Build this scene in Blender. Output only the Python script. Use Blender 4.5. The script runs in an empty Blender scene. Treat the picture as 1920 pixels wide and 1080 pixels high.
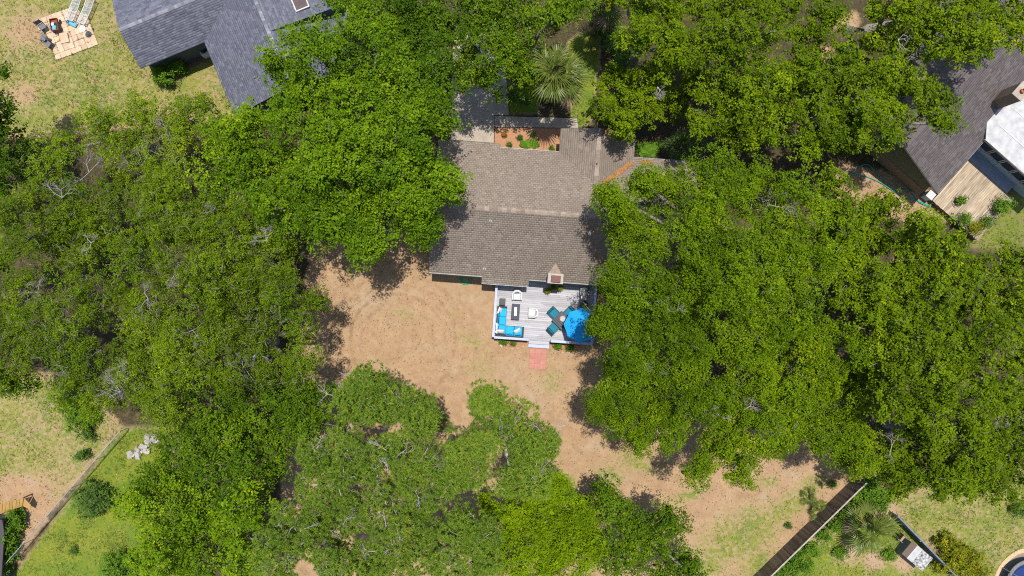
import bpy, math, random
import numpy as np
from mathutils import Vector, Matrix

random.seed(7)
RNG = np.random.default_rng(11)
C = bpy.context.scene.collection
S = bpy.context.scene
rad = math.radians

# ------------------------------------------------------------------ camera, sky, sun, exposure
CAM_H = 50.0
FPX = 1280.0          # focal length in pixels of the 1920-wide photograph
cam = bpy.data.cameras.new('camera'); cam_o = bpy.data.objects.new('camera', cam); C.objects.link(cam_o)
cam_o.location = (0, 0, CAM_H); cam_o.rotation_euler = (0, 0, 0)
cam.sensor_fit = 'HORIZONTAL'; cam.angle = 2 * math.atan(960 / FPX); cam.clip_end = 2000
S.camera = cam_o
SUN_TO = Vector((0.045, 0.185, 1.0)).normalized()
w = bpy.data.worlds.new('World'); S.world = w; w.use_nodes = True
wn = w.node_tree.nodes; bg = wn['Background']
sky = wn.new('ShaderNodeTexSky'); sky.sky_type = 'NISHITA'; sky.sun_disc = False
sky.sun_elevation = math.asin(SUN_TO.z); sky.sun_rotation = math.atan2(SUN_TO.x, SUN_TO.y)
w.node_tree.links.new(sky.outputs[0], bg.inputs[0]); bg.inputs[1].default_value = 0.125
sl = bpy.data.lights.new('sun', 'SUN'); sl.energy = 4.1; sl.angle = rad(0.55); sl.color = (1.0, 0.95, 0.87)
so = bpy.data.objects.new('sun', sl); C.objects.link(so); so.location = (0, 10, 60)
so.rotation_euler = SUN_TO.to_track_quat('Z', 'Y').to_euler()
S.view_settings.view_transform = 'Standard'; S.view_settings.look = 'None'
S.view_settings.exposure = 0.30; S.view_settings.gamma = 1.0
S.view_settings.use_curve_mapping = False
S.render.engine = 'CYCLES'
S.cycles.max_bounces = 6; S.cycles.diffuse_bounces = 2; S.cycles.transmission_bounces = 4
S.cycles.use_denoising = False
S.cycles.filter_width = 1.1

# ------------------------------------------------------------------ helpers
def P(px, py, z=0.0):
    k = (CAM_H - z) / FPX
    return Vector(((px - 960) * k, (540 - py) * k, z))

def mesh_np(name, V, F4=None, F3=None, v=None):
    """mesh from numpy arrays: quads F4 (n,4), tris F3 (m,3), optional per-face value."""
    me = bpy.data.meshes.new(name)
    V = np.asarray(V, dtype=np.float32)
    n4 = 0 if F4 is None else len(F4); n3 = 0 if F3 is None else len(F3)
    idx = np.concatenate([np.asarray(F4, dtype=np.int32).ravel() if n4 else np.zeros(0, np.int32),
                          np.asarray(F3, dtype=np.int32).ravel() if n3 else np.zeros(0, np.int32)])
    start = np.concatenate([np.arange(n4) * 4, n4 * 4 + np.arange(n3) * 3]).astype(np.int32)
    me.vertices.add(len(V)); me.vertices.foreach_set('co', V.ravel())
    me.loops.add(len(idx)); me.loops.foreach_set('vertex_index', idx)
    me.polygons.add(n4 + n3); me.polygons.foreach_set('loop_start', start)
    me.update(calc_edges=True)
    if v is not None:
        a = me.attributes.new('v', 'FLOAT', 'FACE'); a.data.foreach_set('value', np.asarray(v, dtype=np.float32))
    return me

class MB:
    """collects boxes, prisms, tubes; build() links them as ONE mesh object."""
    def __init__(s): s.V = []; s.F = []; s.val = []
    def add(s, vs, fs, val=0.5):
        b = len(s.V); s.V += [tuple(p) for p in vs]
        for f in fs: s.F.append([b + i for i in f]); s.val.append(val)
    def box(s, c, size, rz=0.0, val=0.5, M=None):
        x, y, z = (k / 2 for k in size); ca, sa = math.cos(rz), math.sin(rz); vs = []
        for dz in (-z, z):
            for dx, dy in ((-x, -y), (x, -y), (x, y), (-x, y)):
                vs.append((c[0] + dx * ca - dy * sa, c[1] + dx * sa + dy * ca, c[2] + dz))
        if M is not None: vs = [M @ Vector(p) for p in vs]
        s.add(vs, [(3, 2, 1, 0), (4, 5, 6, 7), (0, 1, 5, 4), (1, 2, 6, 5), (2, 3, 7, 6), (3, 0, 4, 7)], val); return s
    def bbox(s, c, size, bev=0.02, rz=0.0, val=0.5, M=None):
        """box with chamfered edges (rounded-rect plan, chamfered top and bottom)."""
        x, y, z = (k / 2 for k in size); b = min(bev, x * .9, y * .9, z * .9); ca, sa = math.cos(rz), math.sin(rz)
        rings = []
        for zz, ins in ((-z, b), (-z + b, 0), (z - b, 0), (z, b)):
            X, Y = x - ins, y - ins; k = b * .8
            pts = [(-X + k, -Y), (X - k, -Y), (X, -Y + k), (X, Y - k), (X - k, Y), (-X + k, Y), (-X, Y - k), (-X, -Y + k)]
            rings.append([(c[0] + px * ca - py * sa, c[1] + px * sa + py * ca, c[2] + zz) for px, py in pts])
        vs = [p for r in rings for p in r]
        if M is not None: vs = [M @ Vector(p) for p in vs]
        fs = [tuple(range(7, -1, -1)), tuple(range(24, 32))]
        for r in range(3):
            for i in range(8): fs.append((r * 8 + i, r * 8 + (i + 1) % 8, r * 8 + 8 + (i + 1) % 8, r * 8 + 8 + i))
        s.add(vs, fs, val); return s
    def prism(s, poly, z0, z1, val=0.5):
        n = len(poly); a = sum(poly[i][0] * poly[(i + 1) % n][1] - poly[(i + 1) % n][0] * poly[i][1] for i in range(n))
        if a < 0: poly = poly[::-1]
        vs = [(p[0], p[1], z0) for p in poly] + [(p[0], p[1], z1) for p in poly]
        s.add(vs, [tuple(range(n - 1, -1, -1)), tuple(range(n, 2 * n))] + [(i, (i + 1) % n, n + (i + 1) % n, n + i) for i in range(n)], val); return s
    def tube(s, pts, r, n=6, val=0.5, cap=True):
        pts = [Vector(p) for p in pts]; rs = r if isinstance(r, (list, tuple)) else [r] * len(pts); vs = []
        for i, p in enumerate(pts):
            d = (pts[min(i + 1, len(pts) - 1)] - pts[max(i - 1, 0)])
            d = d.normalized() if d.length > 1e-9 else Vector((0, 0, 1))
            a = d.orthogonal().normalized() if abs(d.z) > .95 else d.cross(Vector((0, 0, 1))).normalized()
            b = d.cross(a)
            for k in range(n):
                t = 2 * math.pi * k / n; vs.append(p + (a * math.cos(t) + b * math.sin(t)) * rs[i])
        fs = []
        for i in range(len(pts) - 1):
            for k in range(n): fs.append((i * n + k, i * n + (k + 1) % n, (i + 1) * n + (k + 1) % n, (i + 1) * n + k))
        if cap: fs += [tuple(range(n - 1, -1, -1)), tuple(range((len(pts) - 1) * n, len(pts) * n))]
        s.add(vs, fs, val); return s
    def lathe(s, c, prof, n=20, val=0.5):
        vs = []; m = len(prof)
        for r, z in prof:
            for k in range(n):
                t = 2 * math.pi * k / n; vs.append((c[0] + r * math.cos(t), c[1] + r * math.sin(t), c[2] + z))
        fs = [(i * n + k, i * n + (k + 1) % n, (i + 1) * n + (k + 1) % n, (i + 1) * n + k) for i in range(m - 1) for k in range(n)]
        fs += [tuple(range(n - 1, -1, -1)), tuple(range((m - 1) * n, m * n))]
        s.add(vs, fs, val); return s
    def mesh(s, name):
        me = bpy.data.meshes.new(name); me.from_pydata(s.V, [], s.F)
        a = me.attributes.new('v', 'FLOAT', 'FACE'); a.data.foreach_set('value', s.val); return me
    def build(s, name, m, parent=None, smooth=False):
        return link(name, s.mesh(name), m, parent, smooth)

def link(name, me, m, parent=None, smooth=False):
    o = bpy.data.objects.new(name, me); C.objects.link(o)
    if m is not None and me is not None and not me.materials: me.materials.append(m)
    if parent is not None: o.parent = parent
    if smooth: me.polygons.foreach_set('use_smooth', [True] * len(me.polygons))
    return o

def tag(o, label=None, cat=None, group=None, kind=None):
    if label: o['label'] = label
    if cat: o['category'] = cat
    if group: o['group'] = group
    if kind: o['kind'] = kind
    return o

def thing(name, label, cat, loc=(0, 0, 0), rz=0.0, group=None):
    o = bpy.data.objects.new(name, None); C.objects.link(o)
    o.empty_display_size = 0.2
    o.location = loc; o.rotation_euler = (0, 0, rz)
    return tag(o, label, cat, group)

def copy_tree(root, loc, rz, label, group=None):
    r = root.copy(); C.objects.link(r); r.location = loc; r.rotation_euler = (0, 0, rz); r['label'] = label
    if group: r['group'] = group
    for ch in list(root.children):
        c = ch.copy(); C.objects.link(c); c.parent = r
        for g in ch.children:
            d = g.copy(); C.objects.link(d); d.parent = c
    return r

class Frame:
    """local frame of a house or deck: origin pixel, angle."""
    def __init__(s, px, py, z, deg):
        o = P(px, py, z); s.o = Vector((o.x, o.y, 0)); s.a = rad(deg); s.ca, s.sa = math.cos(s.a), math.sin(s.a)
    def l(s, px, py, z):
        d = P(px, py, z) - s.o
        return Vector((d.x * s.ca + d.y * s.sa, -d.x * s.sa + d.y * s.ca, z))

# ------------------------------------------------------------------ materials
def new_mat(name):
    m = bpy.data.materials.new(name); m.use_nodes = True
    nt = m.node_tree; return m, nt, nt.nodes['Principled BSDF']

def nd(nt, t, **kw):
    n = nt.nodes.new(t)
    for k, v in kw.items():
        if isinstance(v, (tuple, list)) and k in n.inputs: n.inputs[k].default_value = v
        elif k in n.inputs: n.inputs[k].default_value = v
        else: setattr(n, k, v)
    return n

def ramp(nt, stops):
    r = nt.nodes.new('ShaderNodeValToRGB'); e = r.color_ramp.elements
    while len(e) < len(stops): e.new(0.5)
    for el, (p, c) in zip(e, stops): el.position = p; el.color = (*c, 1)
    return r

def mat(name, c1, c2=None, scale=8.0, rough=0.8, bump=0.0, spec=0.3, metal=0.0, rnd=0.0, stretch=None, detail=4, vmix=0.0):
    """two-tone noise material; rnd: per-object tint; vmix: per-face value tint."""
    m, nt, b = new_mat(name); L = nt.links
    c2 = c2 or tuple(k * .82 for k in c1)
    tc = nd(nt, 'ShaderNodeTexCoord'); src = tc.outputs['Object']
    if stretch:
        mp = nd(nt, 'ShaderNodeMapping'); mp.inputs['Scale'].default_value = stretch; L.new(src, mp.inputs[0]); src = mp.outputs[0]
    if rnd:
        oi0 = nd(nt, 'ShaderNodeObjectInfo'); sc0 = nd(nt, 'ShaderNodeMath', operation='MULTIPLY'); sc0.inputs[1].default_value = 61.0; L.new(oi0.outputs['Random'], sc0.inputs[0])
        ad0 = nd(nt, 'ShaderNodeVectorMath', operation='ADD'); L.new(src, ad0.inputs[0]); L.new(sc0.outputs[0], ad0.inputs[1]); src = ad0.outputs[0]
    nz = nd(nt, 'ShaderNodeTexNoise'); nz.inputs['Scale'].default_value = scale; nz.inputs['Detail'].default_value = detail
    L.new(src, nz.inputs['Vector'])
    r = ramp(nt, [(0.32, c1), (0.68, c2)]); L.new(nz.outputs['Fac'], r.inputs[0]); col = r.outputs[0]
    def mulval(col, sock, amt):
        mr = nd(nt, 'ShaderNodeMapRange'); mr.inputs['To Min'].default_value = 1 - amt; mr.inputs['To Max'].default_value = 1 + amt
        L.new(sock, mr.inputs[0])
        mx = nd(nt, 'ShaderNodeVectorMath', operation='SCALE'); L.new(col, mx.inputs[0]); L.new(mr.outputs[0], mx.inputs['Scale'])
        return mx.outputs[0]
    if rnd:
        oi = nd(nt, 'ShaderNodeObjectInfo'); col = mulval(col, oi.outputs['Random'], rnd)
    if vmix:
        at = nd(nt, 'ShaderNodeAttribute', attribute_name='v'); col = mulval(col, at.outputs['Fac'], vmix)
    L.new(col, b.inputs['Base Color'])
    b.inputs['Roughness'].default_value = rough; b.inputs['Specular IOR Level'].default_value = spec; b.inputs['Metallic'].default_value = metal
    if bump:
        bp = nd(nt, 'ShaderNodeBump'); bp.inputs['Strength'].default_value = bump; bp.inputs['Distance'].default_value = 0.02
        L.new(nz.outputs['Fac'], bp.inputs['Height']); L.new(bp.outputs[0], b.inputs['Normal'])
    return m

def leaf_mat(name, stops, trans=0.17, rough=0.5, spec=0.06, tint=(1.5, 1.35, 0.5)):
    """leaf colour from the per-leaf value 'v'; part of the light passes through the blade."""
    m, nt, b = new_mat(name); L = nt.links
    at = nd(nt, 'ShaderNodeAttribute', attribute_name='v')
    r = ramp(nt, stops); L.new(at.outputs['Fac'], r.inputs[0])
    L.new(r.outputs[0], b.inputs['Base Color']); b.inputs['Roughness'].default_value = rough; b.inputs['Specular IOR Level'].default_value = spec
    tr = nd(nt, 'ShaderNodeBsdfTranslucent')
    mu = nd(nt, 'ShaderNodeVectorMath', operation='MULTIPLY'); mu.inputs[1].default_value = tint
    L.new(r.outputs[0], mu.inputs[0]); L.new(mu.outputs[0], tr.inputs['Color'])
    mx = nd(nt, 'ShaderNodeMixShader'); mx.inputs[0].default_value = trans
    L.new(b.outputs[0], mx.inputs[1]); L.new(tr.outputs[0], mx.inputs[2])
    L.new(mx.outputs[0], nt.nodes['Material Output'].inputs['Surface'])
    return m

def shingle_mat(name, dark, mid, light, stain, streak=0.5):
    m, nt, b = new_mat(name); L = nt.links
    at = nd(nt, 'ShaderNodeAttribute', attribute_name='v')
    r = ramp(nt, [(0.0, dark), (0.5, mid), (1.0, light)]); L.new(at.outputs['Fac'], r.inputs[0])
    tc = nd(nt, 'ShaderNodeTexCoord')
    n1 = nd(nt, 'ShaderNodeTexNoise'); n1.inputs['Scale'].default_value = 0.55; n1.inputs['Detail'].default_value = 5; L.new(tc.outputs['Object'], n1.inputs['Vector'])
    n2 = nd(nt, 'ShaderNodeTexNoise'); n2.inputs['Scale'].default_value = 60; n2.inputs['Detail'].default_value = 3; L.new(tc.outputs['Object'], n2.inputs['Vector'])
    mr = nd(nt, 'ShaderNodeMapRange'); mr.inputs['From Min'].default_value = .42; mr.inputs['From Max'].default_value = .66; mr.inputs['To Max'].default_value = streak
    L.new(n1.outputs['Fac'], mr.inputs[0])
    mx = nd(nt, 'ShaderNodeMix', data_type='RGBA'); L.new(mr.outputs[0], mx.inputs['Factor']); L.new(r.outputs[0], mx.inputs['A']); mx.inputs['B'].default_value = (*stain, 1)
    m2 = nd(nt, 'ShaderNodeMapRange'); m2.inputs['To Min'].default_value = .7; m2.inputs['To Max'].default_value = 1.3; L.new(n2.outputs['Fac'], m2.inputs[0])
    sc = nd(nt, 'ShaderNodeVectorMath', operation='SCALE'); L.new(mx.outputs['Result'], sc.inputs[0]); L.new(m2.outputs[0], sc.inputs['Scale'])
    L.new(sc.outputs[0], b.inputs['Base Color']); b.inputs['Roughness'].default_value = .92; b.inputs['Specular IOR Level'].default_value = .2
    return m

M = {}
M['shingle_brown'] = shingle_mat('brown_shingles', (.205, .163, .129), (.275, .222, .180), (.355, .292, .240), (.21, .168, .135), .6)
M['shingle_slate'] = shingle_mat('slate_shingles', (.100, .104, .135), (.135, .140, .178), (.185, .191, .235), (.125, .129, .165), .35)
M['shingle_dusk'] = shingle_mat('dusky_shingles', (.105, .088, .086), (.142, .120, .116), (.19, .165, .158), (.12, .102, .101), .5)
M['cap_brown'] = mat('brown_ridge_caps', (.33, .262, .212), (.235, .187, .15), 6, .9, .1, rnd=.25)
M['cap_slate'] = mat('slate_ridge_caps', (.23, .235, .265), (.17, .175, .205), 3, .9, .1, rnd=.28)
M['white_paint'] = mat('white_paint', (.56, .57, .56), (.46, .48, .47), 5, .6)
M['fascia'] = mat('pale_fascia', (.62, .70, .68), (.5, .58, .56), 5, .6)
M['siding'] = mat('pale_siding', (.50, .55, .54), (.42, .47, .46), 3, .8)
M['olive_siding'] = mat('olive_siding', (.16, .175, .11), (.12, .13, .085), 3, .85)
M['tan_brick'] = mat('tan_brick', (.26, .2, .13), (.17, .13, .085), 14, .9, .2)
M['slate_siding'] = mat('slate_siding', (.10, .13, .14), (.07, .10, .11), 3, .85)
M['brick'] = mat('brown_brick', (.27, .20, .14), (.17, .12, .085), 18, .9, .3)
M['rust'] = mat('red_brown_metal', (.17, .06, .045), (.12, .045, .035), 9, .55)
M['dark_metal'] = mat('dark_metal', (.03, .035, .045), (.05, .055, .065), 9, .45, spec=.5)
M['grey_metal'] = mat('grey_metal', (.32, .31, .29), (.22, .215, .2), 12, .4, metal=.4)
M['silver'] = mat('galvanised_steel', (.55, .56, .56), (.42, .43, .43), 20, .4, metal=.5)
M['black'] = mat('black_plastic', (.022, .024, .028), (.03, .032, .036), 9, .5)
M['plank_grey'] = mat('weathered_grey_planks', (.48, .47, .495), (.385, .375, .405), 3.0, .85, .15, rnd=.16, stretch=(.7, 14, 14), detail=8)
M['rail_blue'] = mat('blue_grey_paint', (.47, .52, .66), (.40, .45, .60), 4, .7)
M['plank_tan'] = mat('weathered_tan_planks', (.52, .44, .33), (.24, .165, .10), 2.4, .85, .2, rnd=.2, stretch=(.6, 12, 12), detail=9)
M['cushion_blue'] = mat('bright_blue_fabric', (.02, .40, .72), (.015, .34, .64), 12, .8, .08)
M['teal'] = mat('teal_fabric', (.012, .19, .27), (.01, .165, .24), 12, .8, .08)
M['pillow'] = mat('white_fabric', (.64, .645, .64), (.57, .575, .57), 9, .85, .1)
M['wicker'] = mat('dark_wicker', (.07, .07, .085), (.035, .036, .045), 60, .8, .3)
M['white_wicker'] = mat('white_wicker', (.64, .65, .655), (.54, .55, .555), 50, .7, .2)
M['navy_table'] = mat('dark_navy_tabletop', (.028, .036, .06), (.04, .05, .08), 12, .55)
M['canopy'] = mat('bright_blue_canopy', (.010, .33, .74), (.008, .29, .66), 5, .75)
M['glass'] = mat('dark_window_glass', (.03, .04, .05), (.045, .055, .065), 3, .12, spec=.6)
M['skyglass'] = mat('brown_skylight_glass', (.12, .085, .075), (.09, .065, .06), 3, .2, spec=.5)
M['concrete'] = mat('pale_concrete', (.42, .36, .29), (.32, .27, .215), 2.2, .9, .1, detail=8)
M['salmon'] = mat('salmon_paver', (.50, .225, .18), (.42, .18, .14), 4, .9, .1, rnd=.05)
M['tan_stone'] = mat('tan_stone', (.42, .31, .19), (.33, .24, .145), 6, .9, .2, rnd=.15)
M['patio'] = mat('sandy_paver', (.60, .45, .31), (.50, .36, .24), 5, .9, .2, rnd=.13)
M['edging'] = mat('pale_brick_edging', (.55, .42, .36), (.42, .28, .22), 8, .9, .2, rnd=.25)
M['mulch'] = mat('orange_pine_straw', (.48, .26, .145), (.30, .15, .08), 26, .95, .5, detail=6)
M['bark'] = mat('grey_bark', (.27, .24, .215), (.16, .14, .125), 12, .95, .4, stretch=(1, 1, .3))
M['dead_bark'] = mat('bleached_bark', (.46, .42, .40), (.30, .27, .26), 12, .9)
M['pine_bark'] = mat('pine_bark', (.30, .24, .21), (.18, .14, .12), 14, .95, .4)
M['palm_bark'] = mat('palm_trunk_bark', (.20, .16, .115), (.12, .095, .07), 14, .95, .5)
M['fence_wood'] = mat('brown_fence_board', (.155, .115, .085), (.10, .075, .056), 6, .9, .2, rnd=.3, stretch=(5, 5, .6))
M['fence_board'] = mat('weathered_brown_fence_board', (.19, .152, .12), (.115, .092, .074), 6, .9, .2, rnd=.35, stretch=(5, 5, .6))
M['fence_cap'] = mat('pale_weathered_board_edge', (.42, .38, .33), (.3, .27, .23), 6, .9)
M['grey_fence'] = mat('grey_fence_board', (.22, .25, .29), (.15, .17, .20), 6, .9, rnd=.2)
M['hose_teal'] = mat('teal_rubber', (.02, .36, .31), (.015, .3, .26), 9, .5)
M['hose_green'] = mat('green_rubber', (.01, .42, .20), (.01, .36, .17), 9, .5)
M['roof_white'] = mat('white_roll_roofing', (.54, .54, .55), (.38, .375, .37), 2.2, .8, .05, detail=8)
M['porch'] = mat('slate_blue_porch_floor', (.33, .38, .44), (.25, .29, .35), 3, .75, detail=8)
M['ochre'] = mat('ochre_planks', (.50, .31, .10), (.38, .22, .07), 5, .85, rnd=.12, stretch=(1, 6, 6))
M['dark_roof'] = mat('dark_brown_shingles', (.06, .05, .055), (.09, .08, .08), 20, .9)
M['stone_white'] = mat('pale_rubble', (.45, .42, .37), (.32, .295, .26), 8, .95, .3, rnd=.15)
M['navy_net'] = mat('navy_trampoline_mat', (.012, .035, .15), (.01, .025, .11), 7, .6)
M['pad_grey'] = mat('grey_pad', (.20, .20, .19), (.15, .15, .145), 7, .7)
M['gravel'] = mat('grey_gravel', (.30, .25, .21), (.20, .17, .145), 40, .95, .5)
M['sand'] = mat('sandy_edge', (.60, .45, .28), (.48, .35, .21), 14, .95, .2)
M['terracotta'] = mat('terracotta', (.40, .15, .075), (.30, .11, .06), 8, .85)
M['light_blue'] = mat('faded_blue_plastic', (.10, .36, .50), (.14, .42, .56), 6, .55)
M['red_paint'] = mat('faded_red_paint', (.33, .06, .035), (.24, .05, .03), 9, .7)
M['timber'] = mat('brown_timber', (.22, .12, .06), (.15, .08, .04), 9, .85, stretch=(1, 5, 5))
M['mesh_grey'] = mat('grey_mesh_fabric', (.18, .18, .19), (.13, .13, .14), 9, .8)
M['flower_red'] = mat('red_petals', (.62, .03, .03), (.5, .02, .02), 9, .6)
M['flower_yellow'] = mat('yellow_petals', (.75, .52, .02), (.65, .42, .015), 9, .6)
M['litter'] = leaf_mat('dry_leaves', [(0.000, (0.080, 0.048, 0.0280)), (0.350, (0.240, 0.136, 0.0680)), (0.700, (0.400, 0.264, 0.1440)), (1.000, (0.500, 0.416, 0.2720))], .1, .8, .1, (1, 1, 1))
M['grass'] = leaf_mat('grass_blades', [(0, (.06, .10, .015)), (.4, (.13, .19, .03)), (.75, (.26, .29, .06)), (1, (.50, .42, .19))], .25, .6, .2, (1.2, 1.2, .6))
# crowns
M['oak'] = leaf_mat('oak_leaves', [(0.000, (0.042, 0.089, 0.0026)), (0.450, (0.110, 0.199, 0.0041)), (0.850, (0.191, 0.296, 0.0062)), (1.000, (0.345, 0.380, 0.0077))])
M['darkoak'] = leaf_mat('dark_oak_leaves', [(0.000, (0.027, 0.064, 0.0031)), (0.450, (0.072, 0.138, 0.0041)), (0.850, (0.130, 0.211, 0.0062)), (1.000, (0.236, 0.279, 0.0077))])
M['live'] = leaf_mat('live_oak_leaves', [(0.000, (0.053, 0.091, 0.0033)), (0.450, (0.120, 0.190, 0.0055)), (0.850, (0.196, 0.285, 0.0087)), (1.000, (0.333, 0.404, 0.0164))], .22)
M['lace'] = leaf_mat('willow_oak_leaves', [(0.000, (0.044, 0.083, 0.0014)), (0.450, (0.100, 0.169, 0.0024)), (0.850, (0.171, 0.255, 0.0034)), (1.000, (0.305, 0.348, 0.0048))])
M['hick'] = leaf_mat('hickory_leaves', [(0.000, (0.051, 0.086, 0.0017)), (0.450, (0.117, 0.186, 0.0026)), (0.850, (0.200, 0.273, 0.0039)), (1.000, (0.339, 0.365, 0.0052))])
M['pine'] = leaf_mat('pine_needles', [(0.000, (0.071, 0.133, 0.0120)), (0.500, (0.167, 0.275, 0.0273)), (0.900, (0.275, 0.351, 0.0443)), (1.000, (0.333, 0.351, 0.0473))], .28, .6, .08, (1.2, 1.2, .7))
M['yellow'] = leaf_mat('magnolia_leaves', [(0.000, (0.088, 0.154, 0.0019)), (0.450, (0.176, 0.272, 0.0026)), (0.850, (0.252, 0.362, 0.0051)), (1.000, (0.284, 0.362, 0.0256))], .25)
M['shrub_dark'] = leaf_mat('dark_shrub_leaves', [(0.000, (0.044, 0.090, 0.0158)), (0.500, (0.087, 0.163, 0.0274)), (1.000, (0.176, 0.260, 0.0396))])
M['shrub'] = leaf_mat('shrub_leaves', [(0.000, (0.048, 0.108, 0.0096)), (0.500, (0.102, 0.204, 0.0144)), (1.000, (0.204, 0.312, 0.0240))])
M['shrub_yellow'] = leaf_mat('yellow_green_shrub_leaves', [(0, (.08, .10, .006)), (.5, (.20, .22, .010)), (.85, (.32, .31, .015)), (1, (.6, .45, .02))])
M['palm'] = leaf_mat('palm_fronds', [(0.000, (0.051, 0.076, 0.0079)), (0.500, (0.098, 0.138, 0.0162)), (0.850, (0.170, 0.210, 0.0306)), (1.000, (0.357, 0.307, 0.0720))], .2, .4, .4, (1.2, 1.2, .6))
M['palm_dead'] = leaf_mat('dead_palm_fronds', [(0, (.12, .085, .05)), (.5, (.24, .175, .11)), (1, (.38, .29, .19))], .1, .7, .1, (1, 1, 1))
M['palm_dark'] = leaf_mat('dark_palm_fronds', [(0.000, (0.041, 0.081, 0.0150)), (0.500, (0.072, 0.123, 0.0240)), (1.000, (0.135, 0.190, 0.0420))], .2, .4, .4, (1.2, 1.2, .6))

# ------------------------------------------------------------------ ground
def in_poly(X, Y, poly):
    ins = np.zeros(X.shape, bool); n = len(poly)
    for i in range(n):
        x1, y1 = poly[i]; x2, y2 = poly[(i + 1) % n]
        if y1 == y2: continue
        c = ((y1 > Y) != (y2 > Y)) & (X < (x2 - x1) * (Y - y1) / (y2 - y1) + x1); ins ^= c
    return ins

def blur(a, n):
    for _ in range(n):
        p = np.pad(a, 1, mode='edge'); a = (p[:-2, 1:-1] + p[2:, 1:-1] + p[1:-1, :-2] + p[1:-1, 2:] + 2 * a) / 6
    return a

GX = np.concatenate([[-400, -150, -80, -55], np.linspace(-44, 44, 295), [55, 80, 150, 400]])
GY = np.concatenate([[-400, -150, -80, -40], np.linspace(-27, 27, 181), [40, 80, 150, 400]])
XX, YY = np.meshgrid(GX, GY); PXX = XX * 25.6 + 960; PYY = 540 - YY * 25.6
def region(poly, n=3): return blur(in_poly(PXX, PYY, poly).astype(float), n)
def spot(px, py, rx, ry=None, ang=0.0):
    ry = ry or rx; dx, dy = PXX - px, PYY - py; a = rad(ang)
    u = dx * math.cos(a) + dy * math.sin(a); v = -dx * math.sin(a) + dy * math.cos(a)
    return np.exp(-(u / rx) ** 2 - (v / ry) ** 2)
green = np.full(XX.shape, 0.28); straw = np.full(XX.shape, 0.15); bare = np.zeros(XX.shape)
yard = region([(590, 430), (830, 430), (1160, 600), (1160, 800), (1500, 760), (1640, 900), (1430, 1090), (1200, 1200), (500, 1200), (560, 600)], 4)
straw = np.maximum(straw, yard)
for s in ((885, 640, 22, 50, -60), (905, 690, 45, 30, 0), (850, 588, 14, 10, 0), (1035, 715, 25, 40, 20), (1140, 890, 40, 25, 0), (1060, 905, 30, 20, 0), (930, 730, 50, 22, 10),
          (1380, 1010, 130, 60, -30), (1480, 950, 80, 30, -35), (1420, 1060, 60, 30, -30), (1200, 870, 60, 20, 20), (1530, 905, 40, 20, -20), (1330, 1060, 50, 30, 0), (1440, 905, 30, 14, 0), (1290, 930, 40, 14, -20), (760, 590, 40, 16, 20)):
    green = np.maximum(green, (.47 if s[1] < 860 else .60) * spot(s[0], s[1], s[2] * 1.35, (s[3] if len(s) > 3 else s[2]) * 1.35, s[4] if len(s) > 4 else 0))
for s in ((1000, 740, 40, 26, -20), (1010, 850, 30, 16, 0), (960, 700, 30, 20, 0), (700, 560, 60, 22, -20), (990, 780, 26, 40, 30), (880, 560, 40, 15, 0)):
    bare = np.maximum(bare, 0.7 * spot(*s))
nw = region([(-400, -400), (450, -400), (450, 220), (100, 260), (-400, 260)], 4); green = np.maximum(green, .56 * nw); straw = np.maximum(straw, .85 * nw)
wl = region([(-400, 690), (140, 700), (235, 800), (95, 965), (-400, 940)], 4); green = np.maximum(green, .55 * wl); straw = np.maximum(straw, .9 * wl)
sw = region([(225, 800), (330, 800), (330, 1300), (-200, 1300), (40, 1050)], 4); green = np.maximum(green, .76 * sw); straw = np.maximum(straw, .6 * sw)
wb = region([(50, 900), (100, 960), (30, 1060), (0, 1090), (0, 900)], 3); straw = np.maximum(straw, .9 * wb); green *= 1 - .8 * wb
se = region([(1650, 930), (1920, 860), (2400, 860), (2400, 1400), (1800, 1200), (1770, 1060)], 4); green = np.maximum(green, .58 * se); straw = np.maximum(straw, .75 * se)
mid = region([(1640, 900), (1780, 1060), (1800, 1200), (1380, 1200), (1430, 1090)], 3); straw = np.maximum(straw, .8 * mid); green = np.maximum(green, .66 * mid)
for s in ((1640, 1020, 18, 30, 0), (1570, 1030, 14, 26, 0), (1520, 1050, 50, 20, -40), (1600, 960, 50, 18, -45), (1690, 1010, 10, 22, 0)): green = np.maximum(green, 1.0 * spot(*s))
for s in ((1590, 1035, 20), (1700, 1050, 22), (1640, 1050, 18), (1660, 950, 26, 16, 45), (1545, 1005, 12, 10, 0)): green *= 1 - .8 * spot(*s); bare = np.maximum(bare, .7 * spot(*s))
ns = region([(1060, 80), (1130, 40), (1110, 240), (1075, 240), (1070, 150)], 3); green = np.maximum(green, .95 * ns); straw = np.maximum(straw, ns)
ns2 = region([(935, 150), (1010, 170), (1010, 216), (950, 214)], 2); green = np.maximum(green, .9 * ns2)
es = region([(1560, 300), (1720, 330), (1800, 420), (1700, 420), (1560, 380)], 4); straw = np.maximum(straw, .85 * es)
ee = region([(1830, 380), (2000, 300), (2000, 480), (1800, 470)], 4); green = np.maximum(green, .55 * ee)
for s in ((1590, 40, 30, 25, 0), (1545, 100, 25, 20, 0), (1370, 35, 20, 20, 0), (1700, 490, 30, 20, 0), (1620, 870, 30, 20, 0), (830, 790, 40, 30, 0), (190, 810, 20, 30, 30)): straw = np.maximum(straw, .9 * spot(*s))
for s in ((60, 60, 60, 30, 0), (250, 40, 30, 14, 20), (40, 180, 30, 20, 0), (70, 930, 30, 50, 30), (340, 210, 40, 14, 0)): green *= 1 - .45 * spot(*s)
out = (np.abs(XX) > 46) | (np.abs(YY) > 28); green[out] = .4; straw[out] = .5
mark = np.zeros(XX.shape)
rr = np.hypot(PXX - 745, PYY - 640); th = np.degrees(np.arctan2(PYY - 640, PXX - 745)) % 360      # mown rings on the yard west of the deck
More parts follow.
